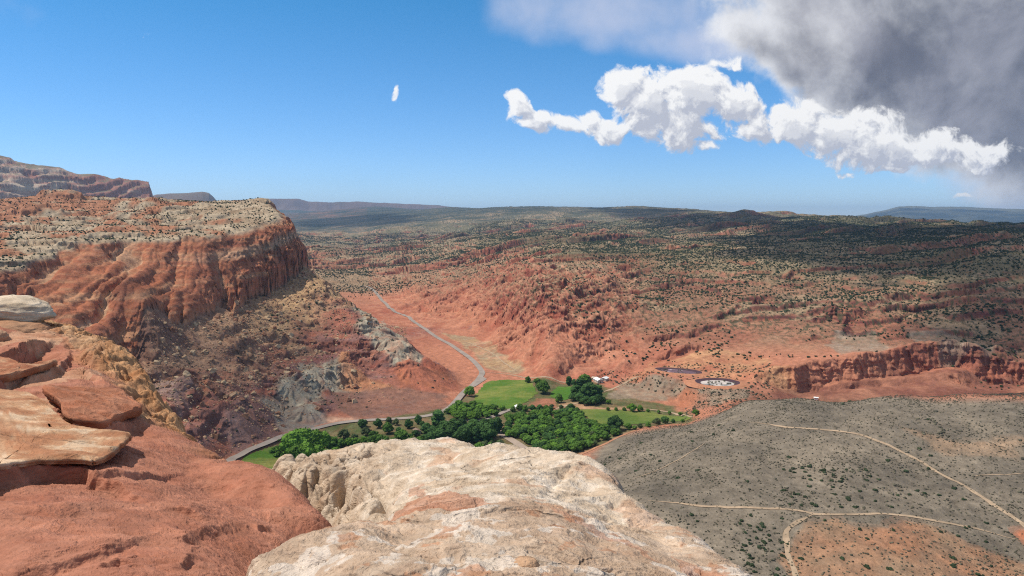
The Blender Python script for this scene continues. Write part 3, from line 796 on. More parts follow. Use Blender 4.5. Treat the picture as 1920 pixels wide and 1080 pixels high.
def white_h(x, y):
    z = WH(x, y)
    wx, wy = x + .25 * fbm2(x * 1.1, y * 1.1, 3, 201), y + .25 * fbm2(x * 1.1, y * 1.1, 3, 203)
    z = z + .10 * fbm2(wx * .8, wy * .8, 4, 205) * sst(3, 7, y)
    z = z + .030 * fbm2(wx * 3.1, wy * 5.2, 4, 208, .55)
    # wind-cut wrinkles across the back, deep pockets on the left flank
    z = z + .022 * (rid2(wx * 1.6 + wy * .7, wy * 6 - wx * 1.2, 3, 211) - .5) * sst(5, 6.5, y)
    fl = sst(-1.1, -1.9, x + .1 * (y - 7)) * sst(5.2, 6.4, y) * (1 - sst(9.0, 9.8, y))
    z = z - fl * .24 * sst(.45, .95, rid2(wx * 1.05 + .5 * wy, wy * .75, 3, 214, .6))
    z = z - fl * .10 * sst(.6, .95, rid2(wx * 3.1, wy * 2.3, 2, 217, .6))
    for P, dep, w in WCRACK:
        d, sa, L = polydist(wx, wy, P)
        z = z - dep * np.exp(-(d / w) ** 2) * sst(0, .2 * L, sa) * sst(0, .2 * L, L - sa)
    # bedding steps of the near hump
    z = z + .045 * terrace(fbm2(wx * .9, wy * 1.6, 3, 220), .15, .10) + .018 * terrace(fbm2(wx * 3.2, wy * 4.2, 4, 221), .2, .08)
    z = z - .03 * sst(.80, .97, rid2(wx * .55 + .2 * wy, wy * .8, 2, 222))
    return z
WCRACK = []
WCRACK += [(tracefun(WH, [(755,842),(800,848),(845,861)]), .06, .05), (tracefun(WH, [(1080,868),(1070,900),(1000,925)]), .03, .05),
           (tracefun(WH, [(640,880),(655,920),(640,960)]), .25, .07), (tracefun(WH, [(740,880),(725,940),(690,990)]), .12, .10), (tracefun(WH, [(700,890),(712,930),(700,960)]), .22, .06)]

RCREST = [(-250,560,22),(-120,585,20),(0,598,18),(60,602,17),(105,607,16.5),(160,622,15.8),(205,642,15),(240,664,14),(262,684,13.2),(285,715,12.4),(310,752,11.5),(335,785,10.6),(372,830,9.6),(418,868,8.7),(470,888,8.1),(505,905,7.7),(545,932,7.1),(590,962,6.3),(626,988,5.7)]
RPTS = [Py(*q) for q in RCREST] + drop(RCREST) + [Py(*q) for q in [
 (0,1080,3.3),(200,1080,3.35),(400,1078,3.6),(100,1000,3.9),(0,960,4.2),(300,1000,4.2),(300,940,5.0),(450,1000,4.7),(520,1000,5.0),(500,950,5.7),(560,1000,5.2),(400,930,6.2),
 (150,870,6.0),(300,855,7.0),(360,870,7.6),(100,800,7.2),(0,850,5.9),(0,750,8.5),(200,760,9.0),(250,800,8.6),(300,790,10),(200,715,10.4),(100,690,11.2),(0,690,11),(0,650,12.8),(150,650,14),(60,625,14.8),(230,690,12.4),(260,740,11.4),
 (-300,1080,3.2),(-300,850,6),(-300,700,11)]] + [A(*q) for q in [
 (640,5.0,187.0),(700,4.6,186.6),(520,4.0,187.7),(600,3.9,187.2),(470,3.5,188.0),(700,3.2,187.0),(560,3.0,187.6),(760,6.2,184.6),(680,7.0,184.5),(900,5,184.5),(0,2.4,188.35),(0,1.8,188.35),(-400,2.0,188.35),(-400,2.6,188.35),(400,1.8,188.3),(200,2.2,188.35),(400,2.3,188.3),(700,2.2,187.2),(1000,3,185.5)]]
RH = RBF(RPTS, logpol, .02)
RLEDGE = [(tracefun(RH, q), h, w, rc) for q, h, w, rc in [
 ([(-160,915),(0,900),(60,890),(150,890),(230,922),(290,948),(355,968)], .13, .025, .9),
 ([(100,800),(150,806),(205,807),(268,786)], .16, .03, .7), ([(-60,735),(0,722),(50,704),(112,690)], .16, .03, .7),
 ([(-60,705),(0,692),(40,672),(70,652),(115,634)], .40, .04, 1.0), ([(40,712),(90,700),(125,678),(135,650)], .14, .03, .6),
 ([(130,800),(115,775),(108,745)], .10, .04, .5), ([(150,905),(260,900),(360,880)], .05, .015, .2),
 ([(330,955),(365,965),(400,978)], .05, .015, .2), ([(335,1030),(370,1000),(420,985),(520,975)], .045, .03, .3), ([(0,1075),(120,1060),(250,1020),(360,985)], .04, .03, .3),
 ([(210,1065),(240,1050),(262,1062)], .045, .015, .14), ([(355,1080),(370,1055),(400,1048)], .045, .015, .14), ([(485,990),(525,990)], .045, .012, .15), ([(500,960),(510,972)], .02, .012, .15),
 ([(130,655),(200,690),(225,720)], .14, .05, .5), ([(150,690),(185,715),(200,740)], .10, .05, .5)]]
def red_h(x, y):
    z = RH(x, y)
    wx, wy = x + .22 * fbm2(x * 1.2, y * 1.2, 3, 231), y + .22 * fbm2(x * 1.2, y * 1.2, 3, 233)
    z = z + .05 * fbm2(wx * .9, wy * .9, 4, 235) + .011 * fbm2(wx * 2.2, wy * 7, 4, 237)
    for P, h, w, reach in RLEDGE:
        d, sa, L = polydist(wx * .35 + x * .65, wy * .35 + y * .65, P)
        d = d + .035 * fbm2(x * 3.2, y * 3.2, 3, 241) + .02 * fbm2(x * 11, y * 11, 2, 243)
        end = sst(0, .12 * L, sa) * sst(0, .55 * L, L - sa)
        z = z + h * end * (np.clip(d / w, -1, 1) * .5) * np.exp(-(np.abs(d) / reach * 1.8) ** 2)
    # small flakes, and the rough pitted flank that turns over the edge
    z = z + .035 * terrace(fbm2(wx * 1.1, wy * 1.7, 4, 245), .16, .05) + .020 * terrace(fbm2(wx * 2.6 + 3, wy * 4.2, 3, 246), .2, .05)
    d = polydist(x, y, RFL)[0]
    fl = sst(-.15, .5, d + .35 * fbm2(x * .9, y * .9, 3, 247)) * sst(7.5, 9, y)
    z = z - fl * (.20 * sst(.35, .95, rid2(wx * 1.1, wy * .8, 4, 249, .62)) + .10 * fbm2(x * 4, y * 4, 3, 252))
    return z
RFL = tracefun(RH, [(60,603),(150,655),(205,720),(235,770),(300,800),(372,836),(410,870)])
m_rock = {}
def rock_mat(name, fine=14.0, bstr=.7, bdist=.012, rough=.95):
    m, n = material(name, rough, .12)
    c0 = n.attr()
    w = n.vmath('ADD', n.pos, n.vmath('SCALE', n.noise(n.pos, 1.7, 3, .6, out='Color'), None))
    w.node.inputs[1].links[0].from_node.inputs[3].default_value = .35
    a = n.noise(n.mapping(w, (1, 1, 3.0)), fine * .25, 7, .66)
    b = n.noise(n.pos, fine * 3, 6, .7)
    k = n.math('MULTIPLY', n.maprange(a, .3, .7, .80, 1.18), n.maprange(b, .25, .75, .86, 1.12))
    n.put(n.b.inputs['Base Color'], n.mixc(1.0, c0, n.vmath('SCALE', (1, 1, 1), k), 'MULTIPLY'))
    v = n.add('ShaderNodeTexVoronoi', feature='DISTANCE_TO_EDGE'); n.put(v.inputs['Vector'], n.mapping(w, (1, 1.5, 1))); v.inputs['Scale'].default_value = 1.15
    gate = n.maprange(n.noise(n.pos, .8, 3, .6), .53, .66, 0, 1)
    crk = n.math('MULTIPLY', n.maprange(v.outputs['Distance'], .0, .020, 1, 0), gate)
    bed = n.noise(n.mapping(w, (1.2, 1.2, 26)), 1.0, 4, .65)
    pit = n.maprange(n.noise(n.pos, fine * 1.1, 3, .7), .60, .72, 0, 1)
    k = n.math('MULTIPLY', n.math('MULTIPLY', k, n.maprange(crk, 0, 1, 1, .45)), n.maprange(bed, .3, .7, .86, 1.12))
    n.put(n.b.inputs['Base Color'], n.mixc(1.0, c0, n.vmath('SCALE', (1, 1, 1), k), 'MULTIPLY'))
    hgt = n.math('ADD', n.math('ADD', a, n.math('MULTIPLY', b, .35)), n.math('MULTIPLY', bed, .6))
    hgt = n.math('SUBTRACT', n.math('SUBTRACT', hgt, n.math('MULTIPLY', crk, .9)), n.math('MULTIPLY', pit, .18))
    n.put(n.b.inputs['Normal'], bump(n, hgt, bstr, bdist))
    return m
M_RED, M_WHITE = rock_mat('red_sandstone', 12, .8, .035), rock_mat('pale_sandstone', 15, .9, .04)
def lerp_cols(n, a, b): return mix(np.array(a, float), np.array(b, float), np.clip(n, 0, 1)[..., None])
def near_poly(P, px, hf, w=.06):
    q = tracefun(hf, px)
    x, y = P[..., 0], P[..., 1]
    return inpoly(x + w * 2 * fbm2(x * 2.5, y * 2.5, 4, 261, .6), y + w * 2 * fbm2(x * 2.5, y * 2.5, 4, 263, .6), q).astype(float)

P, N = near_sheet(white_h, -30, 24, 1000, 2.5, 24, 620)
x, y, z = P[..., 0], P[..., 1], P[..., 2]
a1, a2, a3 = fbm2(x * .7, y * .7, 4, 271), fbm2(x * 2.6, y * 2.6, 5, 273, .6), fbm2(x * 9, y * 9, 3, 275)
col = lerp_cols(.5 + .9 * a2 + .3 * a1, (.51, .385, .270), (.67, .555, .43))
col = mix(col, np.array([.69, .60, .50]), (sst(.12, .3, a2 + .35 * a3) * .5)[..., None])                 # white crust
col = mix(col, np.array([.50, .27, .155]), (sst(.28, .45, fbm2(x * 1.6, y * 1.6, 4, 277)) * .5)[..., None])  # rusty patches
near = 1 - sst(4.7, 5.5, y)
bed = fbm2(z * 9 + .5 * a1, x * .25, 4, 279, .6)
tan = lerp_cols(.5 + 1.2 * bed, (.42, .27, .175), (.56, .42, .30))
col = mix(col, tan, (near * .8)[..., None])
col = mix(col, np.array([.70, .62, .53]), (near * sst(.14, .2, fbm2(x * 2.4, y * 2.4, 5, 281, .6) + .10 * a3) * .60)[..., None])
col = mix(col, np.array([.44, .215, .115]), (near * sst(.22, .32, fbm2(x * 2.2 + 9, y * 2.2, 5, 283, .6)) * .7)[..., None])
for px, k in [([(690,978),(760,948),(840,930),(905,934),(940,945),(880,952),(800,957),(730,975)], .8), ([(1030,955),(1100,972),(1150,1000),(1250,1060),(1200,1040),(1090,985)], .5), ([(770,925),(790,910),(800,925),(780,940)], .6), ([(1270,1040),(1320,1060),(1380,1085),(1300,1090)], .55)]:
    col = mix(col, lerp_cols(.5 + bed, (.42, .17, .09), (.52, .28, .18)), (near_poly(P, px, WH) * k)[..., None])
fl = sst(-1.1, -1.9, x + .1 * (y - 7)) * sst(5.2, 6.4, y)
col = mix(col, lerp_cols(.5 + a2, (.40, .27, .175), (.56, .44, .32)), (fl * .75)[..., None])
col = col * (1 + .10 * a3)[..., None]
P = P + N * (.006 * fbm3(x * 22, y * 22, z * 40, 3, 285))[..., None]
tag(new_mesh('sandstone_dome', P.reshape(-1, 3), gridfaces(1000, 620)[:, ::-1], M_WHITE, True, None, np.clip(col, .02, .85).reshape(-1, 3)),
    'broad pale cream sandstone hump with rusty bands, below the green trees at the rim', 'rock outcrop')

P, N = near_sheet(red_h, -44, -8, 900, 2.5, 60, 760)
x, y, z = P[..., 0], P[..., 1], P[..., 2]
a1, a2, a3 = fbm2(x * .6, y * .6, 4, 291), fbm2(x * 2.4, y * 2.4, 5, 293, .6), fbm2(x * 9, y * 9, 3, 295)
bed = fbm2(z * 10 + a1, x * .3 + y * .2, 4, 297, .6)
col = lerp_cols(.5 + .8 * a2 + .6 * bed, (.345, .135, .082), (.455, .205, .130))
d = polydist(x, y, RFL)[0]
flank = sst(-.15, .5, d + .35 * fbm2(x * .9, y * .9, 3, 247)) * sst(7.5, 9, y)
col = mix(col, lerp_cols(.5 + 1.1 * a2, (.36, .17, .075), (.52, .31, .16)), (flank * .9)[..., None])
for px, k in [([(-50,740),(0,745),(90,760),(120,800),(60,850),(-50,860)], .6), ([(60,745),(150,735),(230,742),(240,755),(170,752),(90,760)], .5), ([(0,690),(110,690),(150,680),(190,705),(120,715),(0,720)], .45), ([(110,610),(200,640),(195,660),(130,640)], .5), ([(40,620),(100,612),(115,640),(60,660),(0,670),(0,630)], .5)]:
    col = mix(col, lerp_cols(.5 + a2, (.44, .245, .135), (.58, .40, .25)), (near_poly(P, px, RH) * k)[..., None])
col = col * (1 + .09 * a3)[..., None]
P = P + N * (.004 * fbm3(x * 22, y * 22, z * 60, 3, 299))[..., None]
tag(new_mesh('sandstone_ledge', P.reshape(-1, 3), gridfaces(900, 760)[:, ::-1], M_RED, True, None, np.clip(col, .02, .85).reshape(-1, 3)),
    'wide red sandstone ledge with thin flaked steps falling away over the cliff edge', 'rock outcrop')
lap('rim')

def slab(name, px, hf, thick, lift, colA, colB, mat, seed, dome=.0, back=0.0, over=.03):
    """a loose plate of rock: traced outline, real thickness, worn rounded lip"""
    q = tracefun(hf, px)
    n = len(q); m = 10
    out = []
    for i in range(n):                                  # closed Catmull-Rom through the traced corners
        p0, p1, p2, p3 = q[i - 1], q[i], q[(i + 1) % n], q[(i + 2) % n]
        for t in np.linspace(0, 1, m, endpoint=False):
            out.append(.5 * (2 * p1 + (p2 - p0) * t + (2 * p0 - 5 * p1 + 4 * p2 - p3) * t * t + (3 * p1 - p0 - 3 * p2 + p3) * t ** 3))
    o = np.array(out)
    k = len(o)
    cen = o.mean(0)
    jag = 1 + .030 * fbm2(np.arange(k) / 4.2, np.zeros(k), 4, seed, .65) + .012 * pn2(np.arange(k) / .9, np.zeros(k), seed + 3)
    o = cen + (o - cen) * jag[:, None]
    rings = []; 
    zb = hf(o[:, 0], o[:, 1])
    zc = hf(np.array([cen[0]]), np.array([cen[1]]))[0]
    plane = np.linalg.lstsq(np.c_[o, np.ones(k)], zb, rcond=None)[0]
    pl = lambda P2: P2 @ plane[:2] + plane[2]
    prof = [(-.30, 0.0, .35), (-.10, .04, .80), (-.02, .22, .955), (-.02, .40, .965), (over, .46, 1.0), (.0, .70, .995), (.02, .76, 1.005), (.0, .96, .998), (0, 1.0, .985)]
    for off, hh, s in prof:
        r_ = cen + (o - cen) * (s + off * .15)
        zz = pl(r_) + lift + thick * hh + .25 * thick * .25 * fbm2(np.arange(k) / 3., np.full(k, hh * 4), 3, seed + 7)
        rings.append(np.c_[r_, zz])
    for s in np.linspace(.97, .02, 46):
        r_ = cen + (o - cen) * s
        zz = pl(r_) + lift + thick * (1 + dome * (1 - s * s)) + thick * .30 * fbm2(r_[:, 0] * 3, r_[:, 1] * 3, 4, seed + 9) + .03 * terrace(fbm2(r_[:, 0] * 1.4, r_[:, 1] * 2.4, 4, seed + 12), .2, .05)
        rings.append(np.c_[r_, zz])
    V = np.array(rings); nr = len(rings)
    idx = np.arange(nr * k).reshape(nr, k)
    a, b = idx[:-1], idx[1:]
    F = np.stack([a, np.roll(a, -1, 1), np.roll(b, -1, 1), b], -1).reshape(-1, 4)
    Vx = V.reshape(-1, 3)
    a2 = fbm2(Vx[:, 0] * 2.6, Vx[:, 1] * 2.6, 5, seed + 15, .6); a3 = fbm2(Vx[:, 0] * 9, Vx[:, 1] * 9, 3, seed + 17)
    col = lerp_cols(.42 + 1.7 * a2 + .3 * a3, colA, colB)
    col = mix(col, np.array((.66, .52, .37)), (sst(.20, .30, a2 + .12 * a3) * .45 * (colB[0] > .54))[..., None])
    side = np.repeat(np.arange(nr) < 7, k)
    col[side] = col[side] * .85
    return new_mesh(name, Vx, F, mat, True, None, col)
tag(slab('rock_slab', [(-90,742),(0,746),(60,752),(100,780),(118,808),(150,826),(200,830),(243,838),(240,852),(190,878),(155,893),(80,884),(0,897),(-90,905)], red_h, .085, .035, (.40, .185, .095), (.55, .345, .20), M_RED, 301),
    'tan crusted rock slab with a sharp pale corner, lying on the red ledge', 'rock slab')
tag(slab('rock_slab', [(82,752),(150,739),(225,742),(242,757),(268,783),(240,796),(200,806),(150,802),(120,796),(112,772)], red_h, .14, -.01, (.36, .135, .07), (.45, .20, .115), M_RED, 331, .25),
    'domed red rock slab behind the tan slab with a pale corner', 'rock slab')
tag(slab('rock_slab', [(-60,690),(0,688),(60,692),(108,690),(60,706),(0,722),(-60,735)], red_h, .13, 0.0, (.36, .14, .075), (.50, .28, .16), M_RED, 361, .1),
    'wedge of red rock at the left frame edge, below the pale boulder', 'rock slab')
def boulder(name, u, v, y, size, cA, cB, mat, seed, tilt=0.0, nu=120, nv=70, flat=.12):
    c0 = np.array(Py(u, v, y))
    th = np.linspace(0, 2 * np.pi, nu, endpoint=False); ph = np.linspace(-np.pi / 2 + .02, np.pi / 2 - .02, nv)
    T, Ph = np.meshgrid(th, ph)
    D = np.stack([np.cos(Ph) * np.cos(T), np.cos(Ph) * np.sin(T), np.sin(Ph)], -1)
    rr = 1 + .16 * fbm3(D[..., 0] * 1.2, D[..., 1] * 1.2, D[..., 2] * 1.2, 3, seed) + .03 * fbm3(D[..., 0] * 3, D[..., 1] * 3, D[..., 2] * 9, 4, seed + 4)
    V = D * rr[..., None]
    V[..., 2] = np.where(V[..., 2] < 0, V[..., 2] * .75, V[..., 2])
    V = V * np.array(size)
    V = V + (D * (.012 * fbm3(V[..., 0] * 5, V[..., 1] * 5, V[..., 2] * 18, 4, seed + 8))[..., None])
    ca, sa_ = math.cos(tilt), math.sin(tilt)
    V = np.stack([V[..., 0] * ca - V[..., 2] * sa_, V[..., 1], V[..., 0] * sa_ + V[..., 2] * ca], -1) + c0
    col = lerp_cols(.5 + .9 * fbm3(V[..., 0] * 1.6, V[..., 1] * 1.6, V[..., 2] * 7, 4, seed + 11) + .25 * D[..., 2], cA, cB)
    idx = np.arange(nu * nv).reshape(nv, nu); a, b = idx[:-1], idx[1:]
    F = np.stack([a, np.roll(a, -1, 1), np.roll(b, -1, 1), b], -1).reshape(-1, 4)
    return new_mesh(name, V.reshape(-1, 3), F, mat, True, None, col.reshape(-1, 3))
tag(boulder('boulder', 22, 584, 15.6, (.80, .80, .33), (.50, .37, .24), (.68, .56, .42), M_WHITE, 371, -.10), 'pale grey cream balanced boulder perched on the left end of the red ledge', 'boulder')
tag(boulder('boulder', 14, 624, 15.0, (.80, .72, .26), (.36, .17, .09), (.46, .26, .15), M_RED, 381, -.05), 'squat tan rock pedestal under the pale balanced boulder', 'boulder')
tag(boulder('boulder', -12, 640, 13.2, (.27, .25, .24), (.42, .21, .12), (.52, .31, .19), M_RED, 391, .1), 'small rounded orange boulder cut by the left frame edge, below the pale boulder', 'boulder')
tag(boulder('boulder', 985, 1060, 3.45, (.07, .06, .035), (.40, .22, .12), (.52, .33, .20), M_RED, 401, .0, 60, 36), 'small brown knob of rock stuck on the pale hump near the bottom edge', 'boulder')
lap('slabs')
# ------------------------------------------------------------------ far ridges
def smooth_path(P, n):
    P = np.asarray(P, float)
    t = np.concatenate([[0], np.cumsum(np.hypot(*np.diff(P[:, :2], axis=0).T))])
    out = []
    ext = np.vstack([2 * P[0] - P[1], P, 2 * P[-1] - P[-2]])
    for s in np.linspace(0, t[-1], n):
        i = min(np.searchsorted(t, s, 'right') - 1, len(P) - 2); i = max(i, 0)
        f = (s - t[i]) / (t[i + 1] - t[i])
        p0, p1, p2, p3 = ext[i], ext[i + 1], ext[i + 2], ext[i + 3]
        out.append(.5 * (2 * p1 + (p2 - p0) * f + (2 * p0 - 5 * p1 + 4 * p2 - p3) * f * f + (3 * p1 - p0 - 3 * p2 + p3) * f ** 3))
    return np.array(out)
def far_ridge(r0, prof, base_z, cliff, cA, cB, seed):
    pr = np.array(prof, float)
    uu = np.linspace(pr[0, 0], pr[-1, 0], 420)
    vv = np.interp(uu, pr[:, 0], pr[:, 1]) + .35 * fbm2(uu / 14, np.zeros(420), 3, seed)
    az = np.arctan((uu - UC) / FPX)
    zt = ZC + (410 - vv) / FPX * r0 * np.cos(az) * 1.0
    rr = np.linspace(r0 * .70, r0 * 1.12, 90)
    a, r = np.meshgrid(az, rr, indexing='ij')
    x, y = r * np.sin(a), r * np.cos(a)
    k = np.clip((r / r0 - .70) / .30 + .10 * fbm2(x / 1500, y / 1500, 4, seed + 2) * (r < r0 * .985), 0, 1)
    h = np.where(k < .72, k / .72 * (1 - cliff), (1 - cliff) + cliff * sst(.72, .84, k))
    back = 1 - sst(1.03, 1.12, r / r0) * .6
    rid = .10 * (rid2(x / 900, y / 2500, 4, seed + 5) - .5) * sst(0, .3, k) * (1 - sst(.85, .97, k))
    z = base_z + (zt[:, None] - base_z) * np.clip((h + rid) * back, 0, 1)
    n1 = fbm2(x / 700, y / 700, 5, seed + 8)
    col = mix(np.array(cA), np.array(cB), np.clip(.5 + 1.2 * n1 + 1.0 * (h > 1 - cliff) * (k < .86) - .35, 0, 1)[..., None])
    tag(new_mesh('hills', np.stack([x, y, z], -1).reshape(-1, 3), gridfaces(420, 90)[:, ::-1], m_ground, True, None, col.reshape(-1, 3)), kind='structure')
far_ridge(9500, [(285,372),(297,368),(320,365.5),(352,363.5),(384,362),(396,364),(403,370),(412,380)], 150, .45, (.11,.11,.08), (.22,.15,.115), 401)
far_ridge(15000, [(470,376),(512,375),(562,375),(580,379.5),(618,381),(650,380),(682,379.5),(720,382),(770,384.5),(820,385.5),(850,389),(900,394)], 60, .40, (.07,.08,.06), (.17,.12,.10), 421)
far_ridge(21000, [(1540,414),(1580,408),(1620,402),(1655,395),(1682,388),(1700,387.5),(1745,389),(1800,389),(1860,392),(1930,394),(2050,398)], 40, .15, (.035,.045,.035), (.13,.13,.085), 441)
lap('ridges')

# ------------------------------------------------------------------ roads, trails, fields
def ribbon(name, px, width, mat, lift=.35, pts=None, n=None, cross=5, w1=None, pave=.0):
    P = onland(px) if pts is None else np.asarray(pts)
    L = np.hypot(*np.diff(P[:, :2], axis=0).T).sum()
    Q = smooth_path(P[:, :2], n or max(12, int(L / 4)))
    if pave < 1: Q = Q + np.c_[pn2(Q[:, 0] / 14, Q[:, 1] / 14, 77), pn2(Q[:, 0] / 14, Q[:, 1] / 14, 78)] * (1 - pave) * width * .35
    tng = np.gradient(Q, axis=0); tng /= np.linalg.norm(tng, axis=1)[:, None]
    nrm = np.c_[-tng[:, 1], tng[:, 0]]
    ws = np.linspace(width, w1 or width, len(Q)) * (1 + (1 - pave) * .35 * pn2(Q[:, 0] / 9, Q[:, 1] / 9, 79))
    if not pave:
        tq = np.linspace(0, 1, len(Q)); ws = ws * (.12 + .88 * sst(0, .16, tq) * sst(0, .16, 1 - tq))
    V = []
    for s in np.linspace(-.5, .5, cross): V.append(Q + nrm * (ws * s)[:, None])
    V = np.array(V)
    z = land(V[..., 0], V[..., 1])[0]
    if pave: z = mix(z, z.max(0)[None], .8)
    z = z + lift
    k = np.concatenate([V, z[..., None]], -1)
    return tag(new_mesh(name, k.reshape(-1, 3), gridfaces(cross, len(Q)), mat), kind='structure')
M_ASPH = plain('asphalt', (.30, .25, .21), .9, .18, .08)
M_DIRT = plain('pale_dirt', (.38, .275, .18), 1, .25, .15)
M_DIRT2 = plain('red_dirt', (.40, .20, .115), 1, .25, .15)
ROAD = [(405,905),(418,884),(432,868),(455,853),(500,833),(555,813),(620,797),(680,789),(740,786),(800,780),(832,771),(852,757),(880,728),(899,709),(903,696),(886,676),(850,650),(800,619),(760,593),(735,580),(715,562),(702,546),(690,538),(676,536)]
ribbon('road', ROAD, 7.2, M_ASPH, .45, cross=7, pave=1.0)
lot = onland([(884,728),(903,705),(913,711),(905,716),(893,724)])
Vl = np.vstack([lot.mean(0)[None], lot]); Vl[:, 2] = land(Vl[:, 0], Vl[:, 1])[0] + .42
tag(new_mesh('road', Vl, np.array([[0, i, i % 5 + 1] for i in range(1, 6)]), M_ASPH), kind='structure')
ribbon('road', [(868,788),(905,787),(930,779),(958,768),(985,764)], 5.5, M_ASPH, .4, pave=1.0)
ribbon('road', [(922,800),(940,814),(965,829),(1000,852)], 7.5, plain('worn_asphalt', (.36, .28, .22), .95, .15, .1), .4, pave=1.0)
for px, w, m in [
  ([(1400,792),(1462,799),(1500,803),(1545,806),(1600,812),(1640,825),(1700,852),(1760,886),(1810,912),(1860,946),(1925,990),(2010,1050)], 2.4, M_DIRT),
  ([(1215,938),(1270,944),(1340,950),(1420,953),(1500,959),(1530,965),(1600,965),(1700,968),(1760,978),(1830,992),(1910,1012)], 2.3, M_DIRT),
  ([(1526,965),(1492,982),(1475,1005),(1479,1045),(1495,1085),(1520,1150)], 2.6, M_DIRT),
  ([(1170,905),(1235,881),(1290,851),(1325,828)], .9, M_DIRT), ([(1820,893),(1870,890),(1925,887)], .8, M_DIRT),
  ([(908,698),(960,703),(1010,707),(1080,713),(1130,722)], 2.6, M_DIRT), ([(1130,736),(1165,722),(1200,706),(1235,698)], 3.2, M_DIRT),
  ([(1066,862),(1110,843),(1160,820),(1200,804)], 3.0, M_DIRT2), ([(1190,766),(1230,769),(1262,775),(1300,781)], 2.6, M_DIRT),
  ([(474,850),(492,861),(512,875)], 1.6, M_DIRT), ([(1040,768),(1065,760),(1090,754)], 4.0, M_DIRT), ([(1300,640),(1400,648),(1460,660)], 2.0, M_DIRT2),
  ([(870,640),(930,668),(975,700)], 1.6, M_DIRT)]:
    ribbon('dirt_path', px, w, m, .22, cross=3)
def field(name, px, mat, cell=2.2, lift=.3):
    q = zone(px)
    lo, hi = q.min(0), q.max(0)
    xs, ys = np.arange(lo[0] - cell, hi[0] + cell, cell), np.arange(lo[1] - cell, hi[1] + cell, cell)
    X, Y = np.meshgrid(xs, ys, indexing='ij')
    ins = inpoly(X + 1.5 * pn2(X / 9, Y / 9, 90), Y + 1.5 * pn2(X / 9, Y / 9, 91), q)
    Z = land(X, Y)[0] + lift
    F = gridfaces(*X.shape)
    F = F[ins.ravel()[F].sum(1) >= 3]
    used, inv = np.unique(F, return_inverse=True)
    V = np.stack([X, Y, Z], -1).reshape(-1, 3)[used]
    n1, n2 = fbm2(V[:, 0] / 40, V[:, 1] / 40, 4, 93), fbm2(V[:, 0] / 9, V[:, 1] / 9, 3, 95)
    a, b = mat
    col = mix(np.array(a), np.array(b), np.clip(.4 + 1.1 * n1 + .5 * n2, 0, 1)[:, None])
    return tag(new_mesh(name, V, inv.reshape(-1, 4), m_grass, True, None, col), kind='structure')
m_grass, n = material('grass', 1, .05)
g1 = n.noise(n.pos, .5, 5, .65)
st = n.noise(n.mapping(n.pos, (.05, .6, 1), (0, 0, .5)), 1.0, 3, .5)
n.put(n.b.inputs['Base Color'], n.mixc(1.0, n.attr(), n.vmath('SCALE', (1, 1, 1), n.math('MULTIPLY', n.maprange(g1, .3, .7, .78, 1.22), n.maprange(st, .3, .7, .86, 1.14))), 'MULTIPLY'))
GR = ((.085, .155, .024), (.190, .205, .05))
field('grass_field', [(884,757),(893,735),(912,716),(950,712),(985,712),(1000,719),(1010,737),(990,752),(960,768),(920,764)], GR)
field('grass_field', [(1028,741),(1044,724),(1072,724),(1078,732),(1066,750),(1046,752)], ((.06,.145,.02),(.09,.165,.025)))
field('grass_field', [(1080,768),(1150,768),(1220,771),(1285,779),(1302,783),(1250,790),(1190,796),(1140,800),(1115,795)], ((.095,.145,.03),(.16,.18,.045)))
field('grass_field', [(428,884),(450,862),(500,840),(545,834),(575,850),(560,870),(520,885),(480,905),(440,905)], ((.07,.14,.02),(.20,.18,.055)))
field('grass_field', [(890,838),(905,826),(935,826),(950,836),(960,850),(900,850)], ((.05,.115,.02),(.08,.13,.03)))
lap('roads')

# ------------------------------------------------------------------ ponds and small buildings
def ring(prof, cx, cy, cz, ax, ay, rot, n=72, wob=.03, seed=0, close=False):
    th = np.linspace(0, 2 * np.pi, n, endpoint=False)
    w = 1 + wob * 2 * pn2(np.cos(th) * 1.5, np.sin(th) * 1.5, seed)
    V = []
    for s, h in prof:
        x, y = ax * s * np.cos(th) * w, ay * s * np.sin(th) * w
        V.append(np.c_[cx + x * math.cos(rot) - y * math.sin(rot), cy + x * math.sin(rot) + y * math.cos(rot), np.full(n, cz + h)])
    V = np.array(V); k = len(prof); idx = np.arange(k * n).reshape(k, n); a, b = idx[:-1], idx[1:]
    F = np.stack([a, np.roll(a, -1, 1), np.roll(b, -1, 1), b], -1).reshape(-1, 4)
    return V.reshape(-1, 3), F
def empty(name, loc, label, cat, group=None, rz=0):
    o = bpy.data.objects.new(name, None); o.location = loc; o.rotation_euler = (0, 0, rz); o.empty_display_size = .5
    C.objects.link(o); return tag(o, label, cat, group)
def pond(c, ax, ay, rot, label, mats, seed, depth=2.6):
    root = empty('settling_pond', tuple(c), label, 'pond')
    for nm, pr, m in [('berm', [(1.5, -.6), (1.25, depth * .6), (1.08, depth), (1.0, depth)], mats[0]), ('liner', [(1.0, depth), (.74, .25), (.70, .2)], mats[1]), ('pond_floor', [(.75, .3), (.4, .3), (.01, .3)], mats[2])]:
        V, F = ring(pr, 0, 0, 0, ax, ay, rot, 72, .03, seed)
        new_mesh(nm, V, F[:, ::-1], m, True, root)
M_BERM = plain('berm_soil', (.42, .19, .105), 1, .2, .3)
M_LINER = plain('pond_liner', (.075, .04, .045), .6, .25, .2)
m_floor, n = material('pond_salt', .6, .3)
n.put(n.b.inputs['Base Color'], n.ramp(n.noise(n.pos, .10, 5, .6), [(.38, (.16, .17, .17)), (.46, (.46, .40, .35)), (.62, (.60, .52, .45))]))
m_floor2, n = material('pond_mud', .5, .3)
n.put(n.b.inputs['Base Color'], n.ramp(n.noise(n.pos, .07, 5, .6), [(.40, (.13, .07, .08)), (.55, (.17, .09, .095)), (.66, (.50, .40, .42))]))
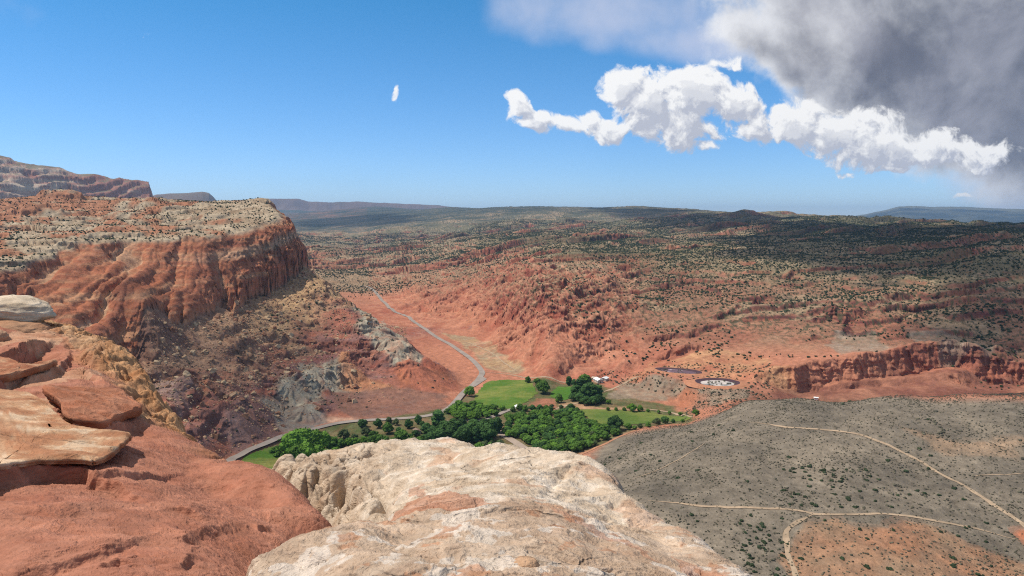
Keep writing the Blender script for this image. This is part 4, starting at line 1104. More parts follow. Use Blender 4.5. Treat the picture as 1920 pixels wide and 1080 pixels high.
pond(PONDA, 23, 19, .0, 'oval settling pond with a pale salt floor and dark rim inside an orange berm', (M_BERM, M_LINER, m_floor), 5, 1.8)
pond(PONDB, 27, 14, -.5, 'long maroon settling pond left of the pale-floored oval one', (M_BERM, M_LINER, m_floor2), 9, 1.5)

def box(x0, x1, y0, y1, z0, z1):
    V = np.array([(x, y, z) for z in (z0, z1) for y in (y0, y1) for x in (x0, x1)], float)
    F = np.array([(0, 2, 3, 1), (4, 5, 7, 6), (0, 1, 5, 4), (2, 6, 7, 3), (0, 4, 6, 2), (1, 3, 7, 5)])
    return V, F
def cat_mesh(*vf):
    V, F, o = [], [], 0
    for v, f in vf: V.append(v); F.append(f + o); o += len(v)
    return np.vstack(V), np.vstack(F)
M_WALL = plain('painted_wall', (.52, .46, .38), .8, .1, .5); M_ROOFW = plain('white_metal_roof', (.78, .77, .74), .5, .06, .6, .4)
M_ROOFB = plain('brown_roof', (.22, .15, .11), .8, .15, .6); M_DARK = plain('dark_pane', (.03, .035, .04), .2, .05, .5, .5)
def gable(w, l, h, rise, ov=.5, th=.18):
    out = []
    for s in (-1, 1):
        v = np.array([(s * (w / 2 + ov), -l / 2 - ov, h - ov * rise / (w / 2)), (0, -l / 2 - ov, h + rise), (0, l / 2 + ov, h + rise), (s * (w / 2 + ov), l / 2 + ov, h - ov * rise / (w / 2))])
        v = np.vstack([v, v + (0, 0, th)])
        out.append((v, np.array([(0, 1, 2, 3), (7, 6, 5, 4), (0, 4, 5, 1), (1, 5, 6, 2), (2, 6, 7, 3), (3, 7, 4, 0)])))
    return cat_mesh(*out)
def house(px, w, l, h, rise, rz, label, wall, roof, name='farm_building', cat='building'):
    p = onland([px])[0]
    root = empty(name, tuple(p), label, cat, None, rz)
    V, F = box(-w / 2, w / 2, -l / 2, l / 2, -1, h)
    e = np.array([(-w / 2, -l / 2, h), (w / 2, -l / 2, h), (0, -l / 2, h + rise), (0, -l / 2, h + rise)])
    V2, F2 = cat_mesh((V, F), (e, np.array([(0, 1, 2, 3)])), (e * (1, -1, 1), np.array([(1, 0, 3, 2)])))
    new_mesh('wall', V2, F2, wall, False, root)
    new_mesh('roof', *gable(w, l, h, rise), roof, False, root)
    for y in (-l / 4, l / 4):
        for s in (-1, 1): new_mesh('window', *box(s * w / 2 - .04, s * w / 2 + .04, y - .7, y + .7, 1.0, 2.1), M_DARK, False, root)
    new_mesh('door', *box(-.5, .5, -l / 2 - .05, -l / 2 + .05, 0, 2.1), M_ROOFB, False, root)
house((438,886), 7, 11, 3, 1.6, .9, 'white roofed building by the road bend, at the edge of the lower left grass field', M_WALL, M_ROOFW)
house((1122,716), 7, 12, 3, 1.5, .3, 'pale barn nearest the dark poplar clump, in the farmyard', M_WALL, M_ROOFW)
house((1134,713), 6, 9, 2.6, 1.2, -.5, 'small pale shed at the far right end of the farmyard', M_WALL, M_ROOFW)
house((1116,712), 5, 7, 2.4, 1.0, 1.0, 'tan roofed hut behind the poplar clump', M_WALL, plain('tan_roof', (.50, .40, .30), .8, .1, .5))
house((838,797), 6, 10, 2.8, 1.2, 1.4, 'grey roofed cabin among the dark trees right of the tall dark poplar', M_WALL, plain('grey_roof', (.50, .48, .45), .7, .1, .5))
house((782,812), 5, 8, 2.6, 1.1, .4, 'brown roofed cabin in the clearing of the grove', M_WALL, M_ROOFB)
house((1530,749), 2.2, 3.6, 2.0, .5, 1.2, 'tiny white hut alone on the far edge of the grey gravel bench', M_ROOFW, M_ROOFW, 'hut', 'hut')
house((970,766), 4, 6, 2.4, .8, .2, 'tiny white roofed shed by the lane below the large grass field', M_WALL, M_ROOFW, 'shed', 'shed')
lap('buildings')
# ------------------------------------------------------------------ trees
def ico(sub=1):
    t = (1 + 5 ** .5) / 2
    V = np.array([(-1,t,0),(1,t,0),(-1,-t,0),(1,-t,0),(0,-1,t),(0,1,t),(0,-1,-t),(0,1,-t),(t,0,-1),(t,0,1),(-t,0,-1),(-t,0,1)], float)
    V /= np.linalg.norm(V[0])
    F = [(0,11,5),(0,5,1),(0,1,7),(0,7,10),(0,10,11),(1,5,9),(5,11,4),(11,10,2),(10,7,6),(7,1,8),(3,9,4),(3,4,2),(3,2,6),(3,6,8),(3,8,9),(4,9,5),(2,4,11),(6,2,10),(8,6,7),(9,8,1)]
    for _ in range(sub):
        V = list(map(tuple, V)); c = {}; G = []
        def mid(a, b):
            k = (min(a, b), max(a, b))
            if k not in c:
                m = (np.array(V[a]) + np.array(V[b])) / 2; V.append(tuple(m / np.linalg.norm(m))); c[k] = len(V) - 1
            return c[k]
        for a, b, d in F:
            ab, bd, da = mid(a, b), mid(b, d), mid(d, a)
            G += [(a, ab, da), (b, bd, ab), (d, da, bd), (ab, bd, da)]
        F = G; V = np.array(V)
    return np.array(V), np.array(F)
def leaf_mat(name, a, b):
    m, n = material(name, .9, .12)
    oi = n.add('ShaderNodeObjectInfo').outputs['Random']
    f = n.noise(n.obj, .45, 4, .65)
    c = n.ramp(f, [(.32, a), (.68, b)])
    n.put(n.b.inputs['Base Color'], n.mixc(1.0, c, n.vmath('SCALE', (1, 1, 1), n.maprange(oi, 0, 1, .72, 1.28)), 'MULTIPLY'))
    return m
M_BRIGHT = leaf_mat('cottonwood_leaves', (.055, .125, .014), (.150, .260, .036))
M_MID = leaf_mat('orchard_leaves', (.042, .105, .016), (.125, .210, .034))
M_DEEP = leaf_mat('dark_leaves', (.024, .066, .018), (.078, .140, .032))
M_OLIVE = leaf_mat('olive_leaves', (.050, .075, .028), (.11, .135, .05))
M_BARK = plain('bark', (.16, .12, .085), .95, .3, 1.5)
ICO1 = ico(1); ICO2 = ico(2)
def crown_mesh(seed, kind):
    """foliage of a tree one metre tall: overlapping ragged clumps and loose sprays of leaves with gaps between them"""
    rg = np.random.RandomState(seed)
    V, F, o = [], [], 0
    if kind == 'round': n, rx, z0, z1 = 16, .40, .30, .86
    elif kind == 'tall': n, rx, z0, z1 = 15, .19, .16, .90
    else: n, rx, z0, z1 = 13, .52, .28, .78
    cs = []
    for i in range(n):
        t = (i + .5) / n
        z = z0 + (z1 - z0) * t
        w = math.sin(math.pi * min(1, .22 + .80 * (t if kind != 'tall' else .15 + .8 * t)) ) ** .7
        a = i * 2.4 + rg.rand() * .8
        d = rx * w * (.35 + .65 * rg.rand())
        r = (.17 if kind != 'tall' else .115) * (.8 + .6 * rg.rand())
        cs.append((d * math.cos(a), d * math.sin(a), z, r))
    for cx, cy, cz, r in cs:
        v, f = ICO2
        nn = fbm3(v[:, 0] * 2.2 + cx * 30, v[:, 1] * 2.2 + cy * 30, v[:, 2] * 2.2 + cz * 30, 3, seed % 50, .7)
        p = v * (r * (1 + .55 * nn))[:, None] * np.array([1, 1, .85]) + (cx, cy, cz)
        V.append(p); F.append(f + o); o += len(p)
        m = 46
        d = rg.normal(size=(m, 3)); d /= np.linalg.norm(d, axis=1)[:, None]
        q = np.array([cx, cy, cz]) + d * r * (.95 + .45 * rg.rand(m, 1)) * np.array([1, 1, .85])
        s = r * (.16 + .16 * rg.rand(m, 1))
        a1 = rg.normal(size=(m, 3)); a1 /= np.linalg.norm(a1, axis=1)[:, None]
        b1 = np.cross(a1, rg.normal(size=(m, 3))); b1 /= np.linalg.norm(b1, axis=1)[:, None]
        V.append(np.stack([q + a1 * s, q - a1 * s * .5 + b1 * s * .8, q - a1 * s * .5 - b1 * s * .8], 1).reshape(-1, 3))
        F.append(np.arange(m * 3).reshape(-1, 3) + o); o += m * 3
    return np.vstack(V), np.vstack(F)
def tube(pts, rads, n=7):
    pts = np.array(pts, float); V = []
    for i, p in enumerate(pts):
        t = pts[min(i + 1, len(pts) - 1)] - pts[max(i - 1, 0)]; t /= np.linalg.norm(t)
        a = np.cross(t, (.3, .9, .1)); a /= np.linalg.norm(a); b = np.cross(t, a)
        th = np.linspace(0, 2 * np.pi, n, endpoint=False)
        V.append(p + rads[i] * (np.cos(th)[:, None] * a + np.sin(th)[:, None] * b))
    V = np.array(V).reshape(-1, 3); idx = np.arange(len(V)).reshape(len(pts), n); a, b = idx[:-1], idx[1:]
    return V, np.stack([a, np.roll(a, -1, 1), np.roll(b, -1, 1), b], -1).reshape(-1, 4)
def trunk_mesh(seed, kind):
    rg = np.random.RandomState(seed)
    top = .75 if kind == 'tall' else .55
    parts = [tube([(0, 0, -.05), (.01, 0, .12), (.0, .015, .3), (.01, .0, top)], [.040, .030, .024, .006])]
    for i in range(5):
        a = i * 1.3 + rg.rand(); z = .16 + .07 * i; d = (.10 if kind == 'tall' else .28)
        parts.append(tube([(0, 0, z), (d * .5 * math.cos(a), d * .5 * math.sin(a), z + .12), (d * math.cos(a), d * math.sin(a), z + .26)], [.016, .010, .003], 5))
    return cat_mesh(*parts)
PROTO = {}
for kind in ('round', 'tall', 'wide'):
    for i in range(5):
        cm_, tm_ = crown_mesh(500 + i * 13 + len(kind), kind), trunk_mesh(600 + i, kind)
        PROTO[kind, i] = (cm_, tm_, {})
def tree(name, p, h, kind, mat, label, group=None, wide=1.0, trunk=True, cat='tree'):
    i = RNG.randint(5)
    cm_, tm_, made = PROTO[kind, i]
    root = empty(name, (p[0], p[1], p[2] - .2), label, cat, group, RNG.rand() * 6.28)
    root.scale = (h * wide, h * wide, h)
    key = mat.name
    if key not in made:
        a = new_mesh('crown', *cm_, mat, False); b = new_mesh('trunk', *tm_, M_BARK, True)
        made[key] = (a, b)
    else:
        a, b = made[key][0].copy(), made[key][1].copy()
        C.objects.link(a); C.objects.link(b)
    a.parent = root; b.parent = root
    return root
def trees(lst, group=None, label=None):
    pos = onland([(q[0], q[1]) for q in lst])
    for q, p in zip(lst, pos):
        u, v, hp, kind, mat = q[:5]
        wide = q[5] if len(q) > 5 else 1.0
        h = hp / FPX * np.linalg.norm(p - (0, 0, ZC)) * .97
        lab = q[6] if len(q) > 6 else label
        tree({'round': 'leafy_tree', 'tall': 'poplar_tree', 'wide': 'spreading_tree'}[kind], p, h, kind, mat, lab, group if len(q) <= 6 else None, wide)
B, M_, D, O = M_BRIGHT, M_MID, M_DEEP, M_OLIVE
# single trees and small clumps one can point to
trees([(881,743,22,'wide',B,.85,'bright green tree alone at the roadside, left corner of the large grass field'),
 (990,718,13,'round',M_,1,'leftmost small tree on the top right corner of the large grass field'),
 (1008,720,13,'wide',M_,1.1,'low wide tree behind the round dark tree beside the large grass field'),
 (1018,738,25,'round',M_,1.1,'round dark green tree between the two upper grass fields'),
 (1048,755,18,'round',M_,.9,'green tree on the near edge of the small bright grass field'),
 (1066,723,19,'tall',D,1.3,'taller of the two slim dark trees behind the small bright grass field'),
 (1076,723,13,'tall',D,1.4,'shorter of the two slim dark trees behind the small bright grass field'),
 (1185,771,17,'wide',B,.95,'bright green bushy tree on the far edge of the long right-hand field'),
 (1200,771,12,'round',B,1.1,'small bright tree just right of the bushy tree on the long field'),
 (1305,779,13,'wide',B,.9,'yellow green tree at the right tip of the long field, against the grey bench'),
 (1150,807,31,'wide',D,.95,'large dark spreading tree in front of the long right-hand field'),
 (1178,806,14,'round',M_,1,'small green tree right beside the large dark spreading tree'),
 (1247,795,15,'round',D,1.1,'dark round bush-like tree on the near edge of the long field'),
 (1262,793,9,'tall',D,1.6,'tiny dark upright tree right of the dark round one on the long field'),
 (1232,797,14,'round',O,1.1,'grey olive tree left of the dark round one on the long field'),
 (821,803,36,'tall',D,1.55,'tallest dark poplar standing over the grove beside the road'),
 (679,801,17,'wide',D,1.0,'dark wide tree at the road edge, left of the tree with a bare trunk'),
 (709,803,19,'round',D,.85,'small dark tree with a bare trunk showing, on red ground by the road'),
 (729,795,14,'round',O,1.0,'grey green tree by the road, right of the tree with a bare trunk'),
 (743,797,13,'round',O,.9,'pale grey green sapling by the road, left of two dark trees'),
 (766,803,18,'round',D,.9,'dark tree on the road edge, left one of the pair before the tallest poplar'),
 (784,795,18,'round',D,.85,'dark tree on the road edge, right one of the pair before the tallest poplar'),
 (754,829,26,'wide',M_,1.2,'broad dome-shaped green tree rising right behind the pale hump'),
 (644,822,20,'wide',O,1.0,'pale olive tree between the bright cottonwoods and the road'),
 (686,817,18,'wide',O,.95,'rounded olive tree beside the patch of red ground in the grove'),
 (727,813,21,'round',M_,1.0,'mid green tree between the red ground and the broad dome-shaped tree')])
trees([(548,856,46,'round',B),(560,850,46,'round',B),(577,846,42,'round',B),(592,848,40,'round',B),(608,846,35,'round',B),(575,866,36,'round',B),(556,868,34,'round',B),(596,862,30,'wide',B),(622,845,30,'wide',M_),(610,862,22,'wide',B),(630,856,20,'wide',B)],
      'bright cottonwoods beside the lower left field', 'bright green cottonwood in the clump by the road bend, lower left field')
trees([(1080,750,30,'tall',D,1.3),(1089,746,38,'tall',D,1.4),(1096,743,42,'tall',M_,1.4),(1104,750,34,'tall',D,1.4),(1113,752,33,'tall',D,1.4),(1121,750,29,'tall',D,1.4),(1098,752,33,'tall',D,1.4),(1087,756,20,'round',D,1.0),(1098,759,19,'wide',D,1),(1110,759,19,'wide',D,1),(1121,756,18,'round',D),(1130,755,13,'wide',D,1),(1140,757,9,'wide',M_,1.1),(1074,752,15,'round',D)],
      'dark poplars by the farm', 'dark poplar in the dense clump right of the small bright field, by the farmyard')
trees([(x, v, h, k, D, 1.15) for x, v, h, k in [(834,815,28,'round'),(845,826,30,'round'),(858,818,30,'tall'),(868,830,32,'round'),(880,822,30,'round'),(892,830,32,'tall'),(903,822,32,'round'),(914,828,34,'round'),(925,820,34,'tall'),(932,812,32,'tall'),(850,806,22,'round'),(866,806,22,'round'),(888,806,22,'round'),(908,808,24,'round'),(824,828,26,'round'),(812,820,22,'round'),(800,812,20,'round'),(806,832,22,'round'),(920,806,22,'round')]],
      'dark grove beside the campground lane', 'dark green tree in the grove between road and pale hump')
trees([(x, v, h, 'wide', m, 1.0) for x, v, h, m in [(640,838,18,M_),(655,836,17,B),(668,834,16,B),(682,832,16,B),(696,833,18,M_),(710,831,20,M_),(722,832,17,M_),(738,834,16,M_),(772,834,18,M_),(786,834,18,M_),(796,828,16,D),(700,820,14,M_),(625,833,14,O),(664,824,12,O),(778,818,14,D),(748,812,13,D),(792,800,12,D)]],
      'low leafy trees along the top of the pale hump', 'low leafy green tree showing just over the top of the pale hump')
trees([(x, v, h, 'round', m, 1.1) for x, v, h, m in [(975,769,13,M_),(985,771,12,M_),(998,771,13,D),(1012,772,14,D),(1024,770,11,M_),(962,772,10,M_),(1034,766,9,O),(1052,766,8,O),(1140,770,7,M_),(1155,770,7,M_),(1170,770,7,M_),(1215,773,7,M_),(1235,775,7,M_),(1255,777,7,M_),(1275,779,7,M_),(1200,803,10,O),(1215,801,10,M_),(1280,792,7,M_),(1190,806,9,M_),(1128,818,14,D),(1110,822,14,O),(1095,830,14,M_),(1080,838,13,D),(1060,845,13,O),(1040,850,13,D),(1140,812,12,M_),(1115,835,10,O),(1090,843,10,D),(1160,814,9,O),(1022,846,13,M_)]],
      'hedge trees around the fields', 'small hedgerow tree along a lane or field edge in the valley')
def fill(px, step, hm, group, label, mats, seed, kinds=('round', 'wide')):
    q = zone(px); rg = np.random.RandomState(seed)
    lo, hi = q.min(0), q.max(0); pts = []
    for i, x in enumerate(np.arange(lo[0], hi[0], step)):
        for y in np.arange(lo[1], hi[1], step): pts.append((x + rg.uniform(-.32, .32) * step, y + (i % 2) * step * .5 + rg.uniform(-.32, .32) * step))
    P2 = np.array(pts); P2 = P2[inpoly(P2[:, 0], P2[:, 1], q)]
    z = land(P2[:, 0], P2[:, 1])[0]
    for (x, y), zz in zip(P2, z):
        h = hm * rg.uniform(.75, 1.25)
        tree('orchard_tree', (x, y, zz), h, kinds[rg.randint(len(kinds))], mats[rg.randint(len(mats))], label, group, 1.25)
    return len(P2)
na = fill([(938,802),(945,786),(1000,777),(1050,772),(1085,771),(1105,797),(1160,812),(1140,826),(1090,846),(1030,852),(985,838),(955,820)], 7.6, 6.6, 'orchard trees below the fields', 'rounded green orchard tree in the dense orchard right of the campground lane', (M_MID, M_MID, M_MID, M_BRIGHT, M_DEEP), 3)
nb = fill([(838,775),(855,762),(890,762),(945,770),(935,781),(900,787),(850,788)], 7.6, 6.6, 'orchard trees beside the road', 'rounded green orchard tree between the road and the large grass field', (M_MID, M_MID, M_BRIGHT), 5)
nc_ = fill([(895,840),(905,828),(932,828),(950,842),(940,852),(900,852)], 6.0, 5.0, 'young orchard trees', 'slim young orchard tree in the small plot under the dark grove', (M_MID, M_OLIVE), 7, ('tall', 'round'))
nd_ = fill([(500,845),(540,838),(552,850),(520,862)], 5.0, 3.6, 'fruit trees in the lower left field', 'small fruit tree in the yellowish part of the lower left field', (M_MID, M_BRIGHT), 9)
print('TREES', na, nb, nc_, nd_)
lap('trees')

# ------------------------------------------------------------------ scrub and rubble
def scatter_mesh(name, P, S_, mat, squash, label, cat, seed, sides=ico(0), smooth=True, cols=None):
    rg = np.random.RandomState(seed)
    v, f = sides; n, k = len(P), len(v)
    sc = S_[:, None, None] * (1 + .45 * (rg.rand(n, k, 1) - .5) * 2)
    an = rg.rand(n) * 6.28; c, s = np.cos(an), np.sin(an)
    vx = v[None, :, 0] * c[:, None] - v[None, :, 1] * s[:, None]; vy = v[None, :, 0] * s[:, None] + v[None, :, 1] * c[:, None]
    V = np.stack([vx, vy, np.broadcast_to(v[None, :, 2] * squash, vx.shape)], -1) * sc + P[:, None, :]
    F = (f[None] + (np.arange(n) * k)[:, None, None]).reshape(-1, 3)
    o = new_mesh(name, V.reshape(-1, 3), F, mat, smooth, None, None if cols is None else np.repeat(cols, k, 0))
    return tag(o, label, cat, None, 'stuff')
m_scrub, n = material('scrub_leaves', 1, .05)
n.put(n.b.inputs['Base Color'], n.mixc(1.0, n.attr(), n.vmath('SCALE', (1, 1, 1), n.maprange(n.noise(n.pos, .8, 3, .6), .3, .7, .7, 1.3)), 'MULTIPLY'))
rg = np.random.RandomState(11)
def sample(nn, r0, r1, a0, a1):
    r = np.sqrt(rg.uniform(r0 * r0, r1 * r1, nn)); a = np.radians(rg.uniform(a0, a1, nn))
    return r * np.sin(a), r * np.cos(a), r
def slope_at(x, y, z, e=3.0):
    return 1 / np.sqrt(1 + ((land(x + e, y)[0] - z) ** 2 + (land(x, y + e)[0] - z) ** 2) / e ** 2)
x, y, r = sample(430000, 880, 4600, -20, 40)
u = np.tan(np.arctan2(x, y)) * FPX + UC
z = land(x, y)[0]
n1, n2 = fbm2(x / 300, y / 300, 4, 601), fbm2(x / 60, y / 60, 3, 603)
hh = z + 30 * n1 + 12 * n2
dens = sst(38, 92, hh) * (.30 + .70 * sst(-.35, .35, n1 + .6 * n2)) * (.55 + .45 * sst(900, 1500, u)) + .42 * sst(8, 30, hh) * (u > 1080) * sst(-.2, .35, n2 + .6 * n1)
dens = dens + .55 * sst(1500, 1900, r + 200 * n1) * (1 - sst(1000, 1250, u)) * sst(-.4, .3, n1 + .7 * n2) * (u > 540)
dens *= np.where(polydist(x, y, MESA_FOOT)[0] > -20, 0, 1)
keep = rg.rand(len(x)) < dens
x, y, z, r = x[keep], y[keep], z[keep], r[keep]
nz_ = slope_at(x, y, z)
keep = rg.rand(len(x)) < sst(.70, .93, nz_) + .12
x, y, z, r = x[keep], y[keep], z[keep], r[keep]
HS = np.c_[x, y, z + .7]; HSs = (.75 + 1.35 * rg.rand(len(x)) ** 2) * np.where(r > 2000, 1.25, 1)
def greens(n, a=(.026, .038, .020), b=(.060, .070, .036)): return mix(np.array(a), np.array(b), rg.rand(n, 1))
print('JUNIPERS', len(HS))
# top of the near mesa
x, y, r = sample(30000, 650, 1900, -38, -13)
z, inf = land(x, y); mi, ds, pr, left, ss = inf['mesa']
ok = np.zeros(len(x), bool); ok[mi] = (pr > .97) & (rg.rand(len(pr)) < .30 + .5 * (fbm2(x[mi] / 60, y[mi] / 60, 3, 611) > 0))
x, y, z = x[ok], y[ok], z[ok]
MS = np.c_[x, y, z + .5]; MSs = .45 + 1.1 * rg.rand(len(x)) ** 2
# bench and slopes near the river
x, y, r = sample(46000, 280, 760, -3, 40)
z = land(x, y)[0]; u = np.tan(np.arctan2(x, y)) * FPX + UC
n1 = fbm2(x / 38, y / 38, 4, 621)
ok = (z > 5) & (rg.rand(len(x)) < .34 + .6 * sst(.0, .4, n1)) & (u > 1040)
x, y, z, n1 = x[ok], y[ok], z[ok], n1[ok]
dk = inpoly(x, y, zone([(1430,880),(1540,870),(1700,890),(1780,930),(1700,955),(1480,950)])) | inpoly(x, y, zone([(1380,960),(1470,965),(1470,1040),(1480,1090),(1400,1080)])) | inpoly(x, y, zone([(1780,960),(1920,1000),(1880,1040),(1820,1000)])) | inpoly(x, y, zone([(1690,780),(1800,795),(1790,830),(1690,805)]))
BS = np.c_[x, y, z + .15]; BSs = np.where(dk & (rg.rand(len(x)) < .30), rg.uniform(.55, 1.2, len(x)), rg.uniform(.25, .62, len(x)))
BSs = np.where(rg.rand(len(x)) < .012, rg.uniform(.8, 1.5, len(x)), BSs)
# dark scrub on the slope under the cliff and the knoll by the ponds
x, y, r = sample(16000, 520, 1100, -30, 26)
z = land(x, y)[0]; u = np.tan(np.arctan2(x, y)) * FPX + UC
dm = polydist(x, y, MESA_FOOT)[0]
ok = (z > 3) & (z < 90) & (dm < -8) & (((u < 860) & (rg.rand(len(x)) < .09)) | ((u > 1120) & (u < 1460) & (r > 690) & (r < 880) & (rg.rand(len(x)) < .9)))
x, y, z = x[ok], y[ok], z[ok]
TS = np.c_[x, y, z + .25]; TSs = rg.uniform(.5, 1.5, len(x))
# the 150 largest bushes of the hillside and of the bench stand as things of their own
def bush_mesh(seed, sub=ICO1):
    v, f = sub
    V, F, o = [], [], 0
    rq = np.random.RandomState(seed)
    for i in range(6):
        c_ = np.r_[rq.normal(size=2) * .42, rq.uniform(-.1, .35)]
        p = v * rq.uniform(.42, .68) * (1 + .5 * fbm3(v[:, 0] * 2 + i, v[:, 1] * 2, v[:, 2] * 2, 3, seed % 40))[:, None] + c_
        V.append(p); F.append(f + o); o += len(p)
    return np.vstack(V), np.vstack(F)
M_JUN = leaf_mat('juniper_leaves', (.018, .032, .014), (.055, .068, .032))
BUSH = []
def bushes(name, P, S_, ids, label, group, cat):
    for j in ids:
        k = RNG.randint(6)
        if len(BUSH) < 6:
            o = new_mesh(name, *bush_mesh(700 + len(BUSH)), M_JUN, False); BUSH.append(o)
        else:
            o = BUSH[k].copy(); o.name = name; C.objects.link(o)
        o.location = P[j]; s = S_[j]; o.scale = (s, s, s * .8); o.rotation_euler = (0, 0, RNG.rand() * 6.28)
        tag(o, label, cat, group)
def inview(P): 
    u = P[:, 0] / P[:, 1] * FPX + UC
    return (u > 10) & (u < 1910)
def pick(P, S_, n):
    sz = S_ / np.linalg.norm(P - (0, 0, ZC), axis=1) * inview(P)
    return np.argsort(-sz)[:n]
ib, ih = pick(BS, BSs, 170), pick(HS, HSs, 130)
bushes('desert_shrub', BS, BSs, ib, 'dark desert shrub growing on the grey gravel bench at the lower right', 'dark shrubs on the gravel bench', 'shrub')
bushes('juniper_bush', HS, HSs, ih, 'dark juniper bush on the red lower slopes across the valley', 'junipers on the near red slopes', 'shrub')
def rest(P, S_, ids):
    k = np.ones(len(P), bool); k[ids] = False
    return P[k], S_[k]
p, s = rest(HS, HSs, ih)
scatter_mesh('juniper_scrub', p, s, m_scrub, .8, 'dark juniper scrub dotting the whole hillside across the valley', 'scrub', 21, cols=greens(len(p)))
scatter_mesh('juniper_scrub', MS, MSs, m_scrub, .8, 'dark juniper scrub dotting the slickrock top of the left mesa', 'scrub', 22, cols=greens(len(MS)))
p, s = rest(BS, BSs, ib)
scatter_mesh('sagebrush', p, s, m_scrub, .65, 'low grey sagebrush covering the gravel bench', 'scrub', 23, cols=greens(len(p), (.055, .052, .036), (.15, .135, .09)))
scatter_mesh('slope_scrub', TS, TSs, m_scrub, .7, 'sparse dark scrub on the slopes above the road and ponds', 'scrub', 24, cols=greens(len(TS), (.04, .042, .026), (.10, .095, .06)))
lap('scrub')
# rubble below the cliff
x, y, r = sample(60000, 560, 1250, -32, -5)
z = land(x, y)[0]; dm = polydist(x, y, MESA_FOOT)[0]
u = np.tan(np.arctan2(x, y)) * FPX + UC
n1 = fbm2(x / 50, y / 50, 4, 631)
d_ = (sst(-210, -60, dm) * (.55 + .8 * n1) + .10 * sst(-330, -120, dm)) * (dm < -3) * (u < 760) * (z > 4)
ok = rg.rand(len(x)) < d_
x, y, z = x[ok], y[ok], z[ok]
RS = np.c_[x, y, z + .1]; RSs = .45 * (1 - rg.rand(len(x))) ** -.42; RSs = np.minimum(RSs, 3.4)
m_rub, n = material('rubble', 1, .05); n.put(n.b.inputs['Base Color'], n.mixc(1.0, n.attr(), n.vmath('SCALE', (1, 1, 1), n.maprange(n.noise(n.pos, .7, 4, .6), .3, .7, .75, 1.25)), 'MULTIPLY'))
def rub_cols(n): return mix(np.array((.26, .125, .075)), np.array((.50, .36, .22)), rg.rand(n, 1))
ir = pick(RS, RSs, 120)
RK = []
for j in ir:
    if len(RK) < 5:
        v, f = ico(1); rq = np.random.RandomState(800 + len(RK))
        v = np.clip(v, -.62, .62) * (1 + .18 * rq.normal(size=(len(v), 1)))
        o = new_mesh('fallen_block', v * 1.3, f, m_rub, False, None, np.repeat(rub_cols(1), len(v), 0)); RK.append(o)
    else:
        o = RK[RNG.randint(5)].copy(); C.objects.link(o)
    o.location = RS[j]; o.scale = RSs[j] * np.array([1.1, .9, .75]); o.rotation_euler = RNG.rand(3) * 6
    tag(o, 'large fallen sandstone block on the rubble slope under the left cliff', 'boulder', 'fallen blocks under the left cliff')
p, s = rest(RS, RSs, ir)
oc = ico(0)
scatter_mesh('rubble', p, s, m_rub, .75, 'loose tan rubble strewn over the slope under the left cliff', 'rubble', 25, (np.clip(oc[0], -.7, .7) * 1.25, oc[1]), False, rub_cols(len(p)))
print('RUBBLE', len(p))
lap('rubble')

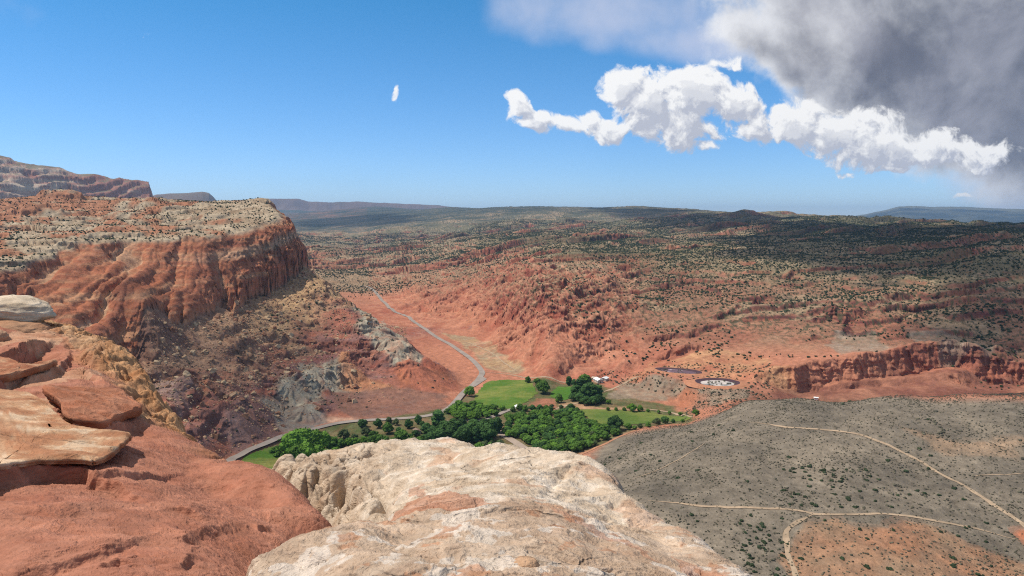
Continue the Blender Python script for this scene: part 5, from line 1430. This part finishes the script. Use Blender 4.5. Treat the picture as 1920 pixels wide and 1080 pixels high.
# ------------------------------------------------------------------ clouds overhead, out of the frame, that lay the broad shade on the land
m_cloud, n = material('cloud_vapour', 1, 0)
n.put(n.b.inputs['Base Color'], (.85, .86, .9, 1))
tr = n.add('ShaderNodeBsdfTransparent'); mx = n.add('ShaderNodeMixShader')
mx.inputs[0].default_value = .44
n.l.new(tr.outputs[0], mx.inputs[1]); n.l.new(n.b.outputs[0], mx.inputs[2])
n.l.new(mx.outputs[0], m_cloud.node_tree.nodes['Material Output'].inputs['Surface'])
def cloud(px, alt, cell, rag, seed, zg=110, far=4200, mat=None):
    q = zone(px); rq = np.hypot(q[:, 0], q[:, 1]); q = q * (np.minimum(rq, far) / rq)[:, None]
    off = SUN[:2] / SUN[2] * (alt - zg)
    lo, hi = q.min(0) - 3 * rag, q.max(0) + 3 * rag
    X, Y = np.meshgrid(np.arange(lo[0], hi[0], cell), np.arange(lo[1], hi[1], cell), indexing='ij')
    d = polydist(X, Y, q, True)[0]
    d = np.abs(d) * np.where(inpoly(X, Y, q), 1, -1) + 2.2 * rag * fbm2(X / (rag * 3.5), Y / (rag * 3.5), 5, seed, .6)
    ins = d > 0
    t = np.sqrt(np.clip(d, 0, None)) * 9 * (1 + .5 * fbm2(X / rag, Y / rag, 4, seed + 5)) + 1
    n0 = X.size
    V = np.concatenate([np.stack([X + off[0], Y + off[1], alt + s * t], -1).reshape(-1, 3) for s in (1.0, -.25)])
    F = gridfaces(*X.shape); F = F[ins.ravel()[F].all(1)]
    F = np.vstack([F[:, ::-1], F + n0])
    used, inv = np.unique(F, return_inverse=True)
    tag(new_mesh('cloud', V[used], inv.reshape(-1, 4), mat or m_cloud), kind='structure')
m_thick = m_cloud.copy(); m_thick.name = 'thick_cloud_vapour'
for nd in m_thick.node_tree.nodes:
    if nd.type == 'MIX_SHADER': nd.inputs[0].default_value = .58
cloud([(2050,405),(2050,760),(1880,735),(1790,690),(1730,610),(1640,540),(1500,490),(1330,462),(1300,445),(1500,432),(1700,424)], 2600, 40, 110, 901, mat=m_thick)
cloud([(1130,389),(1300,394),(1500,406),(1700,419),(1980,434),(1980,452),(1500,452),(1430,436),(1300,430),(1150,414)], 4600, 90, 260, 911, 200, 7600, m_thick)
cloud([(540,396),(700,393),(780,404),(700,424),(560,432)], 4600, 90, 260, 921, 150, 9000)
m_thin = m_cloud.copy(); m_thin.name = 'thin_cloud_vapour'
for nd in m_thin.node_tree.nodes:
    if nd.type == 'MIX_SHADER': nd.inputs[0].default_value = .28
cloud([(230,640),(420,600),(545,565),(610,640),(620,740),(520,800),(400,835),(250,720)], 2200, 14, 30, 931, 40, mat=m_thin)
lap('clouds')
# ------------------------------------------------------------------ the air between
V, F = box(-26000, 26000, -1500, 27500, -60, 640)
m = bpy.data.materials.new('haze'); m.use_nodes = True
t = m.node_tree; t.nodes.remove(t.nodes['Principled BSDF'])
pv = t.nodes.new('ShaderNodeVolumePrincipled')
pv.inputs['Color'].default_value = (.46, .69, 1.0, 1)
pv.inputs['Density'].default_value = 3.8e-5
pv.inputs['Anisotropy'].default_value = .2
t.links.new(pv.outputs[0], t.nodes['Material Output'].inputs['Volume'])
tag(new_mesh('haze', V, F, m, False), kind='stuff')
lap('haze')
